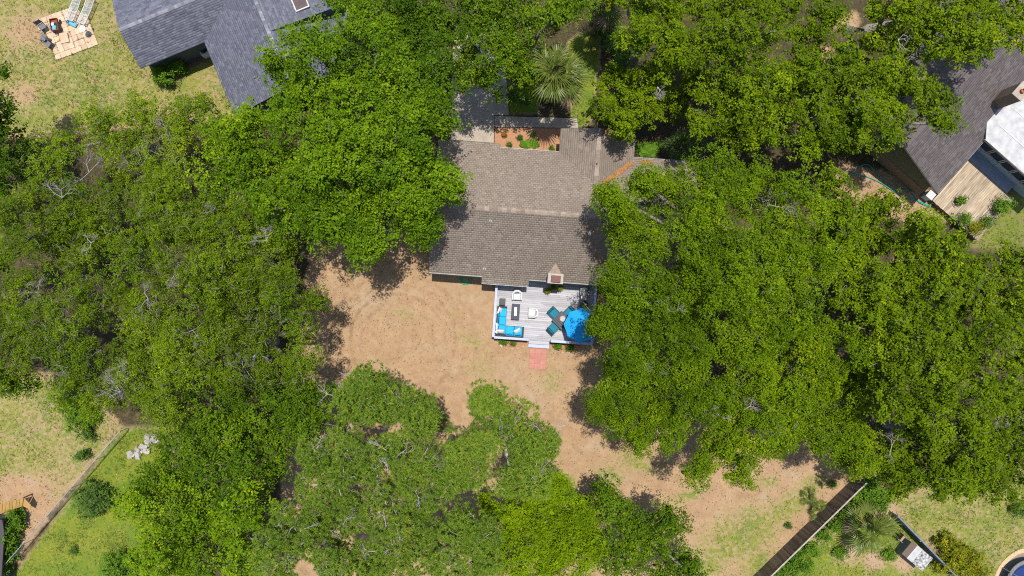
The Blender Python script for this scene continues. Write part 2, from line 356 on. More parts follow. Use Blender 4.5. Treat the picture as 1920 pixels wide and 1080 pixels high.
mark = np.exp(-((rr - 105) / 42) ** 2) * (.45 + .55 * np.exp(-(((th - 215 + 180) % 360 - 180) / 60) ** 2)) * (rr < 170)
mark = blur(mark, 1)
hz = RNG.random(XX.shape); hz = -0.035 * blur(hz, 2)
nyy, nxx = XX.shape; ids = np.arange(nyy * nxx).reshape(nyy, nxx)
gq = np.stack([ids[:-1, :-1], ids[:-1, 1:], ids[1:, 1:], ids[1:, :-1]], -1).reshape(-1, 4)
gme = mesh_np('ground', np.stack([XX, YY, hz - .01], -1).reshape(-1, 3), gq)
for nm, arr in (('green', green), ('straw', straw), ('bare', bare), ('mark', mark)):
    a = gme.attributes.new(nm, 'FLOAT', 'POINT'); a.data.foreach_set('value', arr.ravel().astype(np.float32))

def ground_mat():
    m, nt, b = new_mat('yard_ground'); L = nt.links
    tc = nd(nt, 'ShaderNodeTexCoord')
    def noise(sc, det=6, rough=.6):
        n = nd(nt, 'ShaderNodeTexNoise'); n.inputs['Scale'].default_value = sc; n.inputs['Detail'].default_value = det; n.inputs['Roughness'].default_value = rough
        L.new(tc.outputs['Object'], n.inputs['Vector']); return n.outputs['Fac']
    def attr(n): return nd(nt, 'ShaderNodeAttribute', attribute_name=n).outputs['Fac']
    def mix(f, a, bb):
        x = nd(nt, 'ShaderNodeMix', data_type='RGBA'); L.new(f, x.inputs['Factor'])
        for s, k in ((a, 'A'), (bb, 'B')):
            if isinstance(s, tuple): x.inputs[k].default_value = (*s, 1)
            else: L.new(s, x.inputs[k])
        return x.outputs['Result']
    def math_(op, a, bb):
        x = nd(nt, 'ShaderNodeMath', operation=op)
        for s, i in ((a, 0), (bb, 1)):
            if isinstance(s, (int, float)): x.inputs[i].default_value = s
            else: L.new(s, x.inputs[i])
        return x.outputs[0]
    def sstep(v, lo, hi):
        x = nd(nt, 'ShaderNodeMapRange', interpolation_type='SMOOTHSTEP'); x.inputs['From Min'].default_value = lo; x.inputs['From Max'].default_value = hi; L.new(v, x.inputs[0]); return x.outputs[0]
    nb, nm, nf, nff = noise(.35, 8), noise(1.6, 8, .65), noise(7, 5, .7), noise(24, 3, .7)
    rs = ramp(nt, [(.26, (.19, .118, .062)), (.43, (.325, .207, .115)), (.56, (.415, .278, .162)), (.78, (.52, .385, .245))]); L.new(math_('ADD', math_('MULTIPLY', nff, .40), math_('ADD', math_('MULTIPLY', nm, .38), math_('MULTIPLY', nb, .22))), rs.inputs[0])
    rl = ramp(nt, [(.3, (.035, .030, .016)), (.7, (.095, .075, .042))]); L.new(nf, rl.inputs[0])  # leaf mould under the trees, colour deepened so crown gaps read as shade
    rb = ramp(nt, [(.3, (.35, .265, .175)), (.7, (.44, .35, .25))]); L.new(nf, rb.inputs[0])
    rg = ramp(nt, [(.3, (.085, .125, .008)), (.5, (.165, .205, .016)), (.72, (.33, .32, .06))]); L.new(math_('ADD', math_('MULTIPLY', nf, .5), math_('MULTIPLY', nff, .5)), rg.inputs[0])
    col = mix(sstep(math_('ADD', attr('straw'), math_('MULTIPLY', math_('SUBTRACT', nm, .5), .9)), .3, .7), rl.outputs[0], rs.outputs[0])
    col = mix(math_('MULTIPLY', attr('bare'), sstep(nm, .35, .62)), col, rb.outputs[0])
    col = mix(math_('MULTIPLY', sstep(noise(.9, 9, .72), .50, .70), .38), col, (.25, .165, .10))
    col = mix(math_('MULTIPLY', math_('MULTIPLY', attr('straw'), sstep(noise(.55, 9, .7), .54, .68)), .5), col, (.40, .32, .235))
    col = mix(math_('MINIMUM', math_('MULTIPLY', math_('MAXIMUM', math_('SUBTRACT', attr('green'), .3), 0.0), 2.2), .7), col, mix(nff, (.24, .19, .075), (.44, .37, .19)))
    nn = math_('ADD', math_('ADD', math_('MULTIPLY', nm, .5), math_('MULTIPLY', noise(3.4, 7, .75), 1.2)), math_('MULTIPLY', nb, .5))   # mean about 1.1
    gf = sstep(math_('ADD', math_('SUBTRACT', nn, 1.1), math_('SUBTRACT', attr('green'), .5)), -.12, .16)
    gcol = mix(sstep(noise(.45, 7, .65), .42, .60), rg.outputs[0], mix(nf, (.06, .125, .008), (.15, .235, .02)))
    col = mix(math_('MINIMUM', math_('MULTIPLY', gf, math_('MULTIPLY', attr('green'), 1.45)), .93), col, gcol)
    dv = nd(nt, 'ShaderNodeVectorMath', operation='DISTANCE'); L.new(tc.outputs['Object'], dv.inputs[0]); dv.inputs[1].default_value = (-8.4, -3.9, 0)
    ring = math_('SINE', math_('ADD', math_('MULTIPLY', dv.outputs['Value'], 8.2), math_('MULTIPLY', nb, 9.0)), 0)
    col = mix(math_('MULTIPLY', math_('MULTIPLY', attr('mark'), math_('MULTIPLY', sstep(ring, .15, .95), sstep(noise(1.3, 6, .7), .40, .60))), .72), col, (.20, .13, .08))
    L.new(col, b.inputs['Base Color']); b.inputs['Roughness'].default_value = .95; b.inputs['Specular IOR Level'].default_value = .1
    bp = nd(nt, 'ShaderNodeBump'); bp.inputs['Strength'].default_value = .6; bp.inputs['Distance'].default_value = .04
    L.new(math_('ADD', nf, nff), bp.inputs['Height']); L.new(bp.outputs[0], b.inputs['Normal'])
    return m
tag(link('ground', gme, ground_mat()), 'yard ground of pine straw, sand and patchy grass', None, None, 'structure')

def quads(c, t, b):
    """rhombus leaves from centres, half-length and half-width vectors."""
    V = np.stack([c - t, c + b, c + t, c - b], 1).reshape(-1, 3)
    return V, np.arange(len(c) * 4).reshape(-1, 4)

def unit(a): return a / np.maximum(np.linalg.norm(a, axis=-1, keepdims=True), 1e-9)

def scatter_ground(name, weight, n, mtl, label, blade):
    w_ = weight.copy(); w_[out] = 0; w_[(np.abs(PXX - 960) > 1010) | (np.abs(PYY - 540) > 590)] = 0
    p = (w_ / w_.sum()).ravel(); pick = RNG.choice(len(p), n, p=p)
    x = XX.ravel()[pick] + RNG.normal(0, .22, n); y = YY.ravel()[pick] + RNG.normal(0, .22, n)
    if blade:
        k = 4; base = np.repeat(np.stack([x, y, np.full(n, -.02)], -1), k, 0) + RNG.normal(0, .035, (n * k, 3)) * (1, 1, 0)
        h = RNG.uniform(.04, .11, (n * k, 1)); th = RNG.uniform(0, 2 * np.pi, n * k)
        lean = np.stack([np.cos(th), np.sin(th), np.zeros(n * k)], -1) * RNG.uniform(.03, .11, (n * k, 1))
        side = np.stack([-np.sin(th), np.cos(th), np.zeros(n * k)], -1) * .016
        V = np.stack([base - side, base + side, base + lean + h * (0, 0, 1)], 1).reshape(-1, 3)
        me = mesh_np(name, V, None, np.arange(n * k * 3).reshape(-1, 3), np.repeat(RNG.beta(2, 2, n), k) * .7 + RNG.random(n * k) * .3)
    else:
        th = RNG.uniform(0, 2 * np.pi, n); L = RNG.uniform(.025, .085, (n, 1)) * .8; W = L * RNG.uniform(.15, .45, (n, 1))
        t = np.stack([np.cos(th), np.sin(th), RNG.normal(0, .3, n)], -1) * L; b = np.stack([-np.sin(th), np.cos(th), RNG.normal(0, .3, n)], -1) * W
        c = np.stack([x, y, RNG.uniform(.005, .03, n)], -1); V, F = quads(c, t, b)
        me = mesh_np(name, V, F, None, RNG.random(n))
    tag(link(name, me, mtl), label, None, None, 'stuff')
house_block = in_poly(PXX, PYY, [(790, 250), (1300, 260), (1300, 480), (1120, 640), (925, 640), (800, 520)])
gw = np.clip(green - .2, 0, 1) * np.clip(blur(RNG.random(XX.shape), 3) - .42, 0, 1); gw *= 1 - .8 * yard; gw[house_block] = 0
scatter_ground('grass_tufts', gw, 27000, M['grass'], 'thin grass tufts scattered over the lawns', True)
lw = np.clip(straw, .1, 1) * (.3 + blur(RNG.random(XX.shape), 3)); lw[house_block] = 0
scatter_ground('leaf_litter', lw, 36000, M['litter'], 'dry leaves and pine straw strewn over the yard', False)

# ------------------------------------------------------------------ trees and shrubs
KIND = {  # leaf half-length, half-width, clump radius, tips per m2, leaves per tip, twig share
    'oak':    dict(L=0.072, W=0.046, rc=.85, tips=71, lv=6, up=.75, twig=.22, spread=.10),
    'darkoak': dict(L=0.069, W=0.043, rc=.80, tips=71, lv=6, up=.7, twig=.22, spread=.10),
    'live':   dict(L=0.052, W=0.029, rc=.62, tips=99, lv=8, up=.6, twig=1.0, spread=.10),
    'lace':   dict(L=0.068, W=0.032, rc=.72, tips=90, lv=8, up=.7, twig=.25, spread=.12),
    'hick':   dict(L=0.077, W=0.043, rc=.60, tips=60, lv=8, up=.8, twig=.25, spread=.09),
    'yellow': dict(L=0.105, W=0.030, rc=.75, tips=62, lv=8, up=1.1, twig=.15, spread=.08),
    'shrub':  dict(L=.065, W=.038, rc=.35, tips=60, lv=6, up=.7, twig=.3, spread=.08),
    'shrub_dark': dict(L=.055, W=.030, rc=.32, tips=70, lv=6, up=.6, twig=.2, spread=.08),
    'shrub_yellow': dict(L=.055, W=.032, rc=.30, tips=50, lv=5, up=.7, twig=.8, spread=.09),
}
LEAF_SCALE = 1.0

def crown_clumps(lobes, rc, rng, low=.7, flat=.62, cover=1.15):
    """lobes: (x,y,z,R). returns clump centres, radii, lobe index."""
    out = []
    for li, (x, y, z, R) in enumerate(lobes):
        n = max(4, int(cover * (R / rc) ** 2)); i = np.arange(n); th = i * 2.39996 + rng.uniform(0, 6.28)
        r = max(R - .80 * rc, .25 * R) * np.sqrt((i + .5) / n) * rng.uniform(.86, 1.1, n); th = th + rng.normal(0, .22, n)
        dome = np.sqrt(np.clip(1 - (np.clip(r / R, 0, 1) * .97) ** 2, 0, 1))
        zz = z - (1 - dome) * R * flat + rng.normal(0, .70 * rc, n) - 1.0 * rc * (rng.random(n) < .2)
        cr = rc * rng.uniform(.55, 1.45, n)
        out.append(np.stack([x + r * np.cos(th), y + r * np.sin(th), zz, cr, np.full(n, li), np.ones(n)], -1))
        m = int(n * low)
        if m:   # shaded inner layer
            th2 = rng.uniform(0, 6.28, m); r2 = R * .82 * np.sqrt(rng.random(m))
            z2 = z - (1 - np.sqrt(np.clip(1 - (r2 / R) ** 2, 0, 1))) * R * flat - rng.uniform(1.0, 2.3, m) * rc
            out.append(np.stack([x + r2 * np.cos(th2), y + r2 * np.sin(th2), z2, rc * rng.uniform(.8, 1.3, m), np.full(m, li), np.full(m, .5)], -1))
    return np.concatenate(out)

def leaves_for(cl, k, rng, squash=.86, lowdir=-.15):
    """leaf rhombi over the upper shells of the clumps."""
    dens = cl[:, 5] if cl.shape[1] > 5 else 1.0
    n = np.maximum(5, (k['tips'] * cl[:, 3] ** 2 * dens).astype(int)); rep = np.repeat(np.arange(len(cl)), n); N = len(rep)
    z = rng.uniform(lowdir, 1, N); th = rng.uniform(0, 2 * np.pi, N); q = np.sqrt(1 - z * z)
    d = np.stack([q * np.cos(th), q * np.sin(th), z], -1)
    R = cl[rep, 3:4]; lump = 1 + .22 * np.sin(3 * th + rep * 1.7)[:, None] + .15 * np.sin(5 * th + 4 * z + rep)[:, None]
    tip = cl[rep, :3] + d * R * (1, 1, squash) * lump * rng.uniform(.74, 1.04, (N, 1))
    cv = rng.normal(0, .13, len(cl))[rep]
    lv = k['lv']; M_ = N * lv; rp = np.repeat(np.arange(N), lv)
    th = np.tile(np.arange(lv) * 2 * np.pi / lv, N) + np.repeat(rng.uniform(0, 6.28, N), lv) + rng.normal(0, .3, M_)
    rd = np.stack([np.cos(th), np.sin(th), rng.normal(.0, .45, M_)], -1)
    ax = unit(d * .6 + (0, 0, k['up']) + rng.normal(0, .3, (N, 3)))[rp]
    t = unit(rd - ax * (rd * ax).sum(-1, keepdims=True) * .7)
    nrm = unit(ax + rng.normal(0, .42, (M_, 3))); b = unit(np.cross(nrm, t)); 
    s = rng.uniform(.7, 1.25, (M_, 1)); L = k['L'] * s; W = k['W'] * s
    c = tip[rp] + t * (L + k['spread'] * rng.uniform(.1, .9, (M_, 1))) + rng.normal(0, .02, (M_, 3))
    v = np.clip(.42 + cv[rp] + rng.normal(0, .13, N)[rp] + rng.normal(0, .12, M_) + (rng.random(M_) > .985) * .4, 0, 1)
    V, F = quads(c, t * L, b * W)
    ni = np.maximum(4, (38 * cl[:, 3] ** 2).astype(int) + 6); ri = np.repeat(np.arange(len(cl)), ni); n_ = len(ri)   # overlapping leaf sprays inside each clump
    dd_ = unit(rng.normal(0, 1, (n_, 3))); ci = cl[ri, :3] + dd_ * cl[ri, 3:4] * (1, 1, squash) * rng.uniform(.1, .6, (n_, 1)) - (0, 0, .12)
    ti = unit(rng.normal(0, 1, (n_, 3)) * (1, 1, .5)); bi = unit(np.cross(ti, unit(rng.normal(0, .45, (n_, 3)) + (0, 0, 1)))); s_ = k['L'] * rng.uniform(1.5, 2.4, (n_, 1))
    V3, F3 = quads(ci, ti * s_, bi * s_ * .62); F3 = F3 + len(V); V = np.concatenate([V, V3]); F = np.concatenate([F, F3]); v = np.concatenate([v, np.clip(.42 + rng.normal(0, .16, n_), 0, 1)])
    return V, F, v, tip

def tubes_np(A, B, ra, rb, rng, sag=0.0, segs=3, ns=4, wob=.06):
    """bent tapering tubes from points A to points B."""
    n = len(A); ts = np.linspace(0, 1, segs + 1); D = B - A; ln = np.linalg.norm(D, axis=-1, keepdims=True)
    up = np.array([0, 0, 1.0]); a = np.cross(D, up); a = np.where(np.linalg.norm(a, axis=-1, keepdims=True) < 1e-4, [[1.0, 0, 0]], a); a = unit(a); b = unit(np.cross(D, a))
    rings = []
    for j, t in enumerate(ts):
        mid = math.sin(math.pi * t)
        p = A + D * t + up * sag * ln * mid + rng.normal(0, wob, (n, 3)) * ln * mid
        r = (ra * (1 - t) + rb * t)
        for s in range(ns):
            an = 2 * math.pi * s / ns; rings.append(p + (a * math.cos(an) + b * math.sin(an)) * r[:, None])
    V = np.stack(rings, 1); m = V.shape[1]; f = []
    for j in range(segs):
        for s in range(ns): f.append((j * ns + s, j * ns + (s + 1) % ns, (j + 1) * ns + (s + 1) % ns, (j + 1) * ns + s))
    F = (np.arange(n)[:, None, None] * m + np.array(f)[None]).reshape(-1, 4)
    return V.reshape(-1, 3), F

def join(parts):
    Vs, Fs, o = [], [], 0
    for V, F in parts: Vs.append(V); Fs.append(F + o); o += len(V)
    return np.concatenate(Vs), np.concatenate(Fs)

def dead_spray(p, d, ln, r, rng, depth=4):
    """bleached, leafless limb: recursive forks. returns segments (a,b,ra,rb)."""
    segs = []; 
    def grow(a, d, ln, r, k):
        b = a + d * ln; segs.append((a, b, r, r * .65))
        if k == 0: return
        for _ in range(rng.integers(2, 4)):
            nd_ = unit(d + rng.normal(0, .55, 3) + (0, 0, .05)); grow(b - d * ln * rng.uniform(0, .35), nd_, ln * rng.uniform(.55, .85), r * .62, k - 1)
    grow(np.array(p, float), unit(np.array(d, float)), ln, r, depth)
    A = np.array([s[0] for s in segs]); B = np.array([s[1] for s in segs]); return tubes_np(A, B, np.array([s[2] for s in segs]), np.array([s[3] for s in segs]), rng, 0, 1, 3, .05)

TREE_N = [0]
def tree(name, label, kind, H, lobes, base=None, group=None, dead=(), cat='tree', bark='bark', mtl=None, zk=.80):
    """lobes in photograph pixels (px, py, r[, dz]); placed at crown height, trunk on the ground."""
    TREE_N[0] += 1; rng = np.random.default_rng(100 + TREE_N[0]); k = KIND[kind]
    W_ = []
    for l in lobes:
        ztop = H + (l[3] if len(l) > 3 else rng.uniform(-2.0, .5)); p = P(l[0], l[1], ztop * zk); R = l[2] * (CAM_H - ztop * zk) / FPX
        W_.append((p.x, p.y, ztop, R))
    cx = sum(q[0] * q[3] for q in W_) / sum(q[3] for q in W_); cy = sum(q[1] * q[3] for q in W_) / sum(q[3] for q in W_)
    b0 = P(*base) if base else Vector((cx, cy, 0))
    root = thing(name, label, cat, (b0.x, b0.y, 0), 0, group); o3 = np.array([b0.x, b0.y, 0])
    cl = crown_clumps(W_, k['rc'], rng)
    V, F, v, tip = leaves_for(cl, k, rng); v = np.clip(v + rng.uniform(-.15, .13), 0, 1)
    me = mesh_np('crown', V - o3, F, None, v); link('crown', me, mtl or M[kind], root)
    # trunk, limbs and branches
    fork = np.array([b0.x * .7 + cx * .3, b0.y * .7 + cy * .3, H * .38]); rt = .12 + .022 * H
    tr = MB(); tr.tube([(0, 0, -.15), (0, 0, .25), tuple((fork - o3) * (.5, .5, .5)), tuple(fork - o3)], [rt * 1.5, rt, rt * .85, rt * .7], 10)
    tr.build('trunk', M[bark], root, True)
    hubs = np.array([[q[0], q[1], q[2] - q[3] * .55 - .3] for q in W_]); nl = len(hubs)
    parts = [tubes_np(np.repeat(fork[None], nl, 0), hubs, np.full(nl, rt * .5), np.full(nl, .07), rng, .12, 5, 6, .035)]
    A = hubs[cl[:, 4].astype(int)]; B = cl[:, :3]
    parts.append(tubes_np(A, B, np.full(len(A), .045), np.full(len(A), .018), rng, .10, 3, 3, .05))
    nt_ = int(len(cl) * k['twig'] * 2); pick = rng.integers(0, len(tip), nt_); T = tip[pick]
    Dd = unit(rng.normal(0, 1, (nt_, 3)) + (0, 0, .1)) * rng.uniform(.25, .75, (nt_, 1)) * (1, 1, .35)
    parts.append(tubes_np(T - Dd * .6 + (0, 0, .0), T + Dd * .6 + (0, 0, .06), np.full(nt_, .020), np.full(nt_, .009), rng, .1, 3, 3, .10))
    BV, BF = join(parts); link('branches', mesh_np('branches', BV - o3, BF), M[bark], root)['kind'] = 'stuff'
    for (dx, dy, dl) in dead:
        p = P(dx, dy, H * .96); pr = []
        for q in range(3):
            a = rng.uniform(0, 6.28); pr.append(dead_spray((p.x, p.y, H * .96 - .35 * dl), (math.cos(a) * .9, math.sin(a) * .9, .35), dl * .36, .026, rng, 5))
        V2, F2 = join(pr); link('dead_limb', mesh_np('dead_limb', V2 - o3, F2), M['dead_bark'], root)
    return root

def pine(label, H, lobes, base=None, group=None):
    TREE_N[0] += 1; rng = np.random.default_rng(300 + TREE_N[0]); W_ = []
    for l in lobes:
        zt = H + (l[3] if len(l) > 3 else rng.uniform(-1.2, .4)); p = P(l[0], l[1], zt * .92); W_.append((p.x, p.y, zt, l[2] * (CAM_H - zt * .92) / FPX))
    cx = sum(q[0] for q in W_) / len(W_); cy = sum(q[1] for q in W_) / len(W_)
    b0 = P(*base) if base else Vector((cx, cy, 0)); root = thing('pine_tree', label, 'tree', (b0.x, b0.y, 0), 0, group); o3 = np.array([b0.x, b0.y, 0])
    W_ = [(x, y, z + rng.normal(0, .35), R) for x, y, z, R in W_]
    cl = crown_clumps(W_, .78, rng, .95, .55, .98)
    n = np.maximum(8, (205 * cl[:, 3] ** 2 * cl[:, 5]).astype(int)); rep = np.repeat(np.arange(len(cl)), n); N = len(rep)
    z = rng.uniform(-.12, 1, N); th = rng.uniform(0, 6.2832, N); q = np.sqrt(1 - z * z); d = np.stack([q * np.cos(th), q * np.sin(th), z], -1)
    tip = cl[rep, :3] + d * cl[rep, 3:4] * (1, 1, .66) * (1 + .12 * np.sin(4 * th + rep * 1.3)[:, None]) * rng.uniform(.84, 1.0, (N, 1))
    m = 11; rp = np.repeat(np.arange(N), m); NM = N * m
    ax = unit(d + (0, 0, .45) + rng.normal(0, .22, (N, 3)))[rp]
    dr = unit(ax * .55 + rng.normal(0, .62, (NM, 3))); L = rng.uniform(.13, .23, (NM, 1)); sd = unit(np.cross(dr, ax + rng.normal(0, .5, (NM, 3)))) * .021
    base_p = tip[rp] - ax * .04 + rng.normal(0, .015, (NM, 3))
    V = np.stack([base_p - sd, base_p + sd, base_p + dr * L], 1).reshape(-1, 3); F = np.arange(NM * 3).reshape(-1, 3)
    v = np.clip(.5 + rng.normal(0, .10, len(cl))[rep][rp] + rng.normal(0, .16, N)[rp] + rng.normal(0, .08, NM) + ((rng.random(N) > .975) * .5)[rp], 0, 1)
    link('crown', mesh_np('crown', V - o3, None, F, v), M['pine'], root)
    topz = H - 1.4; rt = .22
    MB().tube([(0, 0, -.15), (0, 0, .3), ((cx - b0.x) * .4, (cy - b0.y) * .4, H * .5), (cx - b0.x, cy - b0.y, topz)], [rt * 1.4, rt, rt * .8, rt * .45], 10).build('trunk', M['pine_bark'], root, True)
    hubs = np.array([[w_[0], w_[1], w_[2] - .8] for w_ in W_]); nl = len(hubs); tz = rng.uniform(.62, .95, nl)[:, None]
    st = np.array([[cx, cy, 0]]) * 1.0 + np.array([[0, 0, 1.0]]) * (topz * tz)
    parts = [tubes_np(st, hubs, np.full(nl, .13), np.full(nl, .06), rng, .06, 5, 6, .05)]
    A = hubs[cl[:, 4].astype(int)]; parts.append(tubes_np(A, cl[:, :3], np.full(len(A), .04), np.full(len(A), .018), rng, .06, 3, 4, .07))
    nt_ = len(cl) // 2; pk = rng.integers(0, len(cl), nt_); off = unit(rng.normal(0, 1, (nt_, 3)) * (1, 1, .25)) * rng.uniform(.4, 1.0, (nt_, 1))
    A = cl[pk, :3] - off * .9; parts.append(tubes_np(A, A + off + (0, 0, .3), np.full(nt_, .022), np.full(nt_, .011), rng, .08, 3, 3, .1))
    BV, BF = join(parts); link('branches', mesh_np('branches', BV - o3, BF), M['dead_bark'], root)['kind'] = 'stuff'
    for j in range(7):   # bare pale limbs inside the crown
        h = hubs[rng.integers(0, nl)] + (0, 0, .45); a = rng.uniform(0, 6.28); V2, F2 = dead_spray(h + (rng.normal(0, .5), rng.normal(0, .5), .35), (math.cos(a), math.sin(a), .45), .55, .034, rng, 3)
        link('dead_limb', mesh_np('dead_limb', V2 - o3, F2), M['dead_bark'], root)
    return root

def shrub(name, label, kind, px, py, r, h, mtl=None, group=None, z0=0.0, squash=1.0, cat='shrub', lobes=None, stem=True):
    """low bush built of leaf clumps down to the ground; r in pixels."""
    TREE_N[0] += 1; rng = np.random.default_rng(500 + TREE_N[0]); k = dict(KIND[kind]); p = P(px, py, z0 + h * .5)
    root = thing(name, label, cat, (p.x, p.y, z0), 0, group); o3 = np.array([p.x, p.y, z0]); cls = []; stems = []
    for (lx, ly, lr) in (lobes or [(px, py, r)]):
        q = P(lx, ly, z0 + h * .5); R = lr * (CAM_H - z0 - h * .5) / FPX; rc = min(k['rc'], R * .55); n = max(6, int(1.6 * (R / rc) ** 2))
        i = np.arange(n); th = i * 2.39996; rr = (R - rc * .5) * np.sqrt((i + .5) / n) * rng.uniform(.85, 1.1, n)
        zz = z0 + h * (.42 + .58 * np.sqrt(np.clip(1 - (rr / R) ** 2, 0, 1))) - rc * .5 + rng.normal(0, .12 * h, n)
        a = np.stack([q.x + rr * np.cos(th), q.y + rr * np.sin(th), zz, rc * rng.uniform(.7, 1.25, n), np.zeros(n)], -1); cls.append(a)
        b_ = a[a[:, 2] > z0 + .25 * h].copy(); b_[:, 2] = z0 + (b_[:, 2] - z0) * .45; cls.append(b_); stems.append((q.x, q.y))
    cl = np.concatenate(cls); cl[:, 2] = np.maximum(cl[:, 2], z0 + .04)
    s_ = min(1.0, max(.45, r / 22.0 + .3)); k['L'] *= s_; k['W'] *= s_; k['tips'] = int(k['tips'] / s_)
    V, F, v, tip = leaves_for(cl, k, rng, .8, -.3); V[:, 2] = np.maximum(V[:, 2], z0 + .015)
    link('foliage', mesh_np('foliage', V - o3, F, None, v), mtl or M[kind], root)
    hub = np.array([[x, y, z0 - (0.05 if z0 == 0 else -.01)] for x, y in stems]); d2 = ((cl[:, None, :2] - hub[None, :, :2]) ** 2).sum(-1).argmin(1)
    BV, BF = tubes_np(hub[d2], cl[:, :3], np.full(len(cl), .018 * min(1, h)), np.full(len(cl), .008 * min(1, h)), rng, .05, 3, 3, .05)
    link('stem', mesh_np('stem', BV - o3, BF), M['bark'], root)
    return root

_FAN = {}
def fan_mesh(var, dark):
    """one fan-palm leaf: stalk along +x and a pleated fan of split, drooping blades."""
    if (var, dark) in _FAN: return _FAN[(var, dark)]
    rng = np.random.default_rng(900 + var); V = []; F = []; vals = []
    def quad(a, b, c, d, v): i = len(V); V.extend([a, b, c, d]); F.append((i, i + 1, i + 2, i + 3)); vals.append(v)
    st = .95
    for j in range(4):
        x0, x1 = st * j / 4, st * (j + 1) / 4; z0, z1 = .10 * math.sin(x0 * 1.8), .10 * math.sin(x1 * 1.8)
        quad((x0, -.02, z0), (x1, -.018, z1), (x1, .018, z1), (x0, .02, z0), .55)
        quad((x0, 0, z0 - .025), (x1, 0, z1 - .02), (x1, .018, z1), (x0, .02, z0), .5)
    n = 22; hub = Vector((st, 0, .10))
    for i in range(n):
        a = rad(-125 + 250 * i / (n - 1)) + rng.normal(0, .02); ln = .98 * (1 - .25 * abs(i - n / 2 + .5) / (n / 2)) * rng.uniform(.85, 1.08)
        d = Vector((math.cos(a), math.sin(a), 0)); s = Vector((-math.sin(a), math.cos(a), 0)); v = float(np.clip(.5 + rng.normal(0, .16), 0, 1)); drp = rng.uniform(.35, .85)
        prev = None
        for t, wd in ((0, .004), (.4, .042), (.75, .028), (1.0, .002)):
            p = hub + d * ln * t + Vector((.1 * t, 0, -.05 * t + (.05 if i % 2 else -.0) * t - drp * ln * max(0, t - .35) ** 1.6 * 1.3))
            cur = (p - s * wd + Vector((0, 0, -.012)), p, p + s * wd + Vector((0, 0, -.012)))
            if prev: quad(prev[0], cur[0], cur[1], prev[1], v); quad(prev[1], cur[1], cur[2], prev[2], min(1, v + .12))
            prev = cur
    me = mesh_np('frond', np.array([tuple(p) for p in V]), np.array(F), None, vals); me.materials.append(M['palm_dead' if dark == 2 else 'palm_dark' if dark else 'palm']); _FAN[(var, dark)] = me; return me

def fan_palm(label, px, py, h, sc, n=34, dark=False, cat='palm'):
    TREE_N[0] += 1; rng = np.random.default_rng(700 + TREE_N[0]); p = P(px, py, h); root = thing('fan_palm', label, cat, (p.x, p.y, 0))
    if h > .6:
        tb = MB(); pts = [(0.05 * math.sin(j), .05 * math.cos(j * .7), h * j / 8 - (.1 if j == 0 else 0)) for j in range(9)]; tb.tube(pts, [.24, .2, .19, .185, .18, .18, .185, .2, .16], 12)
        tr = tb.build('trunk', M['palm_bark'], root, True)
        bt = MB()
        for j in range(26):
            a = j * 2.4; z = h * .5 + h * .48 * j / 26; bt.tube([(.16 * math.cos(a), .16 * math.sin(a), z), (.30 * math.cos(a), .30 * math.sin(a), z + .22)], [.035, .02], 4)
        bt.build('leaf_base', M['palm_bark'], root)
    for i in range(n):
        el = math.pi / 2 * (.12 + 1.12 * ((i + .5) / n) ** .8); a = i * 2.39996 + rng.normal(0, .4)   # from upright to hanging
        dd_ = (not dark) and h > 1 and (i > n * .84); f = bpy.data.objects.new('dead_frond' if dd_ else 'frond', fan_mesh(int(rng.integers(0, 4)), 2 if dd_ else dark)); C.objects.link(f); f.parent = root
        s = sc * rng.uniform(.68, 1.18) * (.8 + .2 * i / n); f.scale = (s, s, s); f.location = (0, 0, max(h, .12) - .02 - .12 * i / n * min(1, h))
        f.rotation_euler = (rng.normal(0, .25), -(math.pi / 2 - el) * (1 if h > .6 else .75), a)
    return root

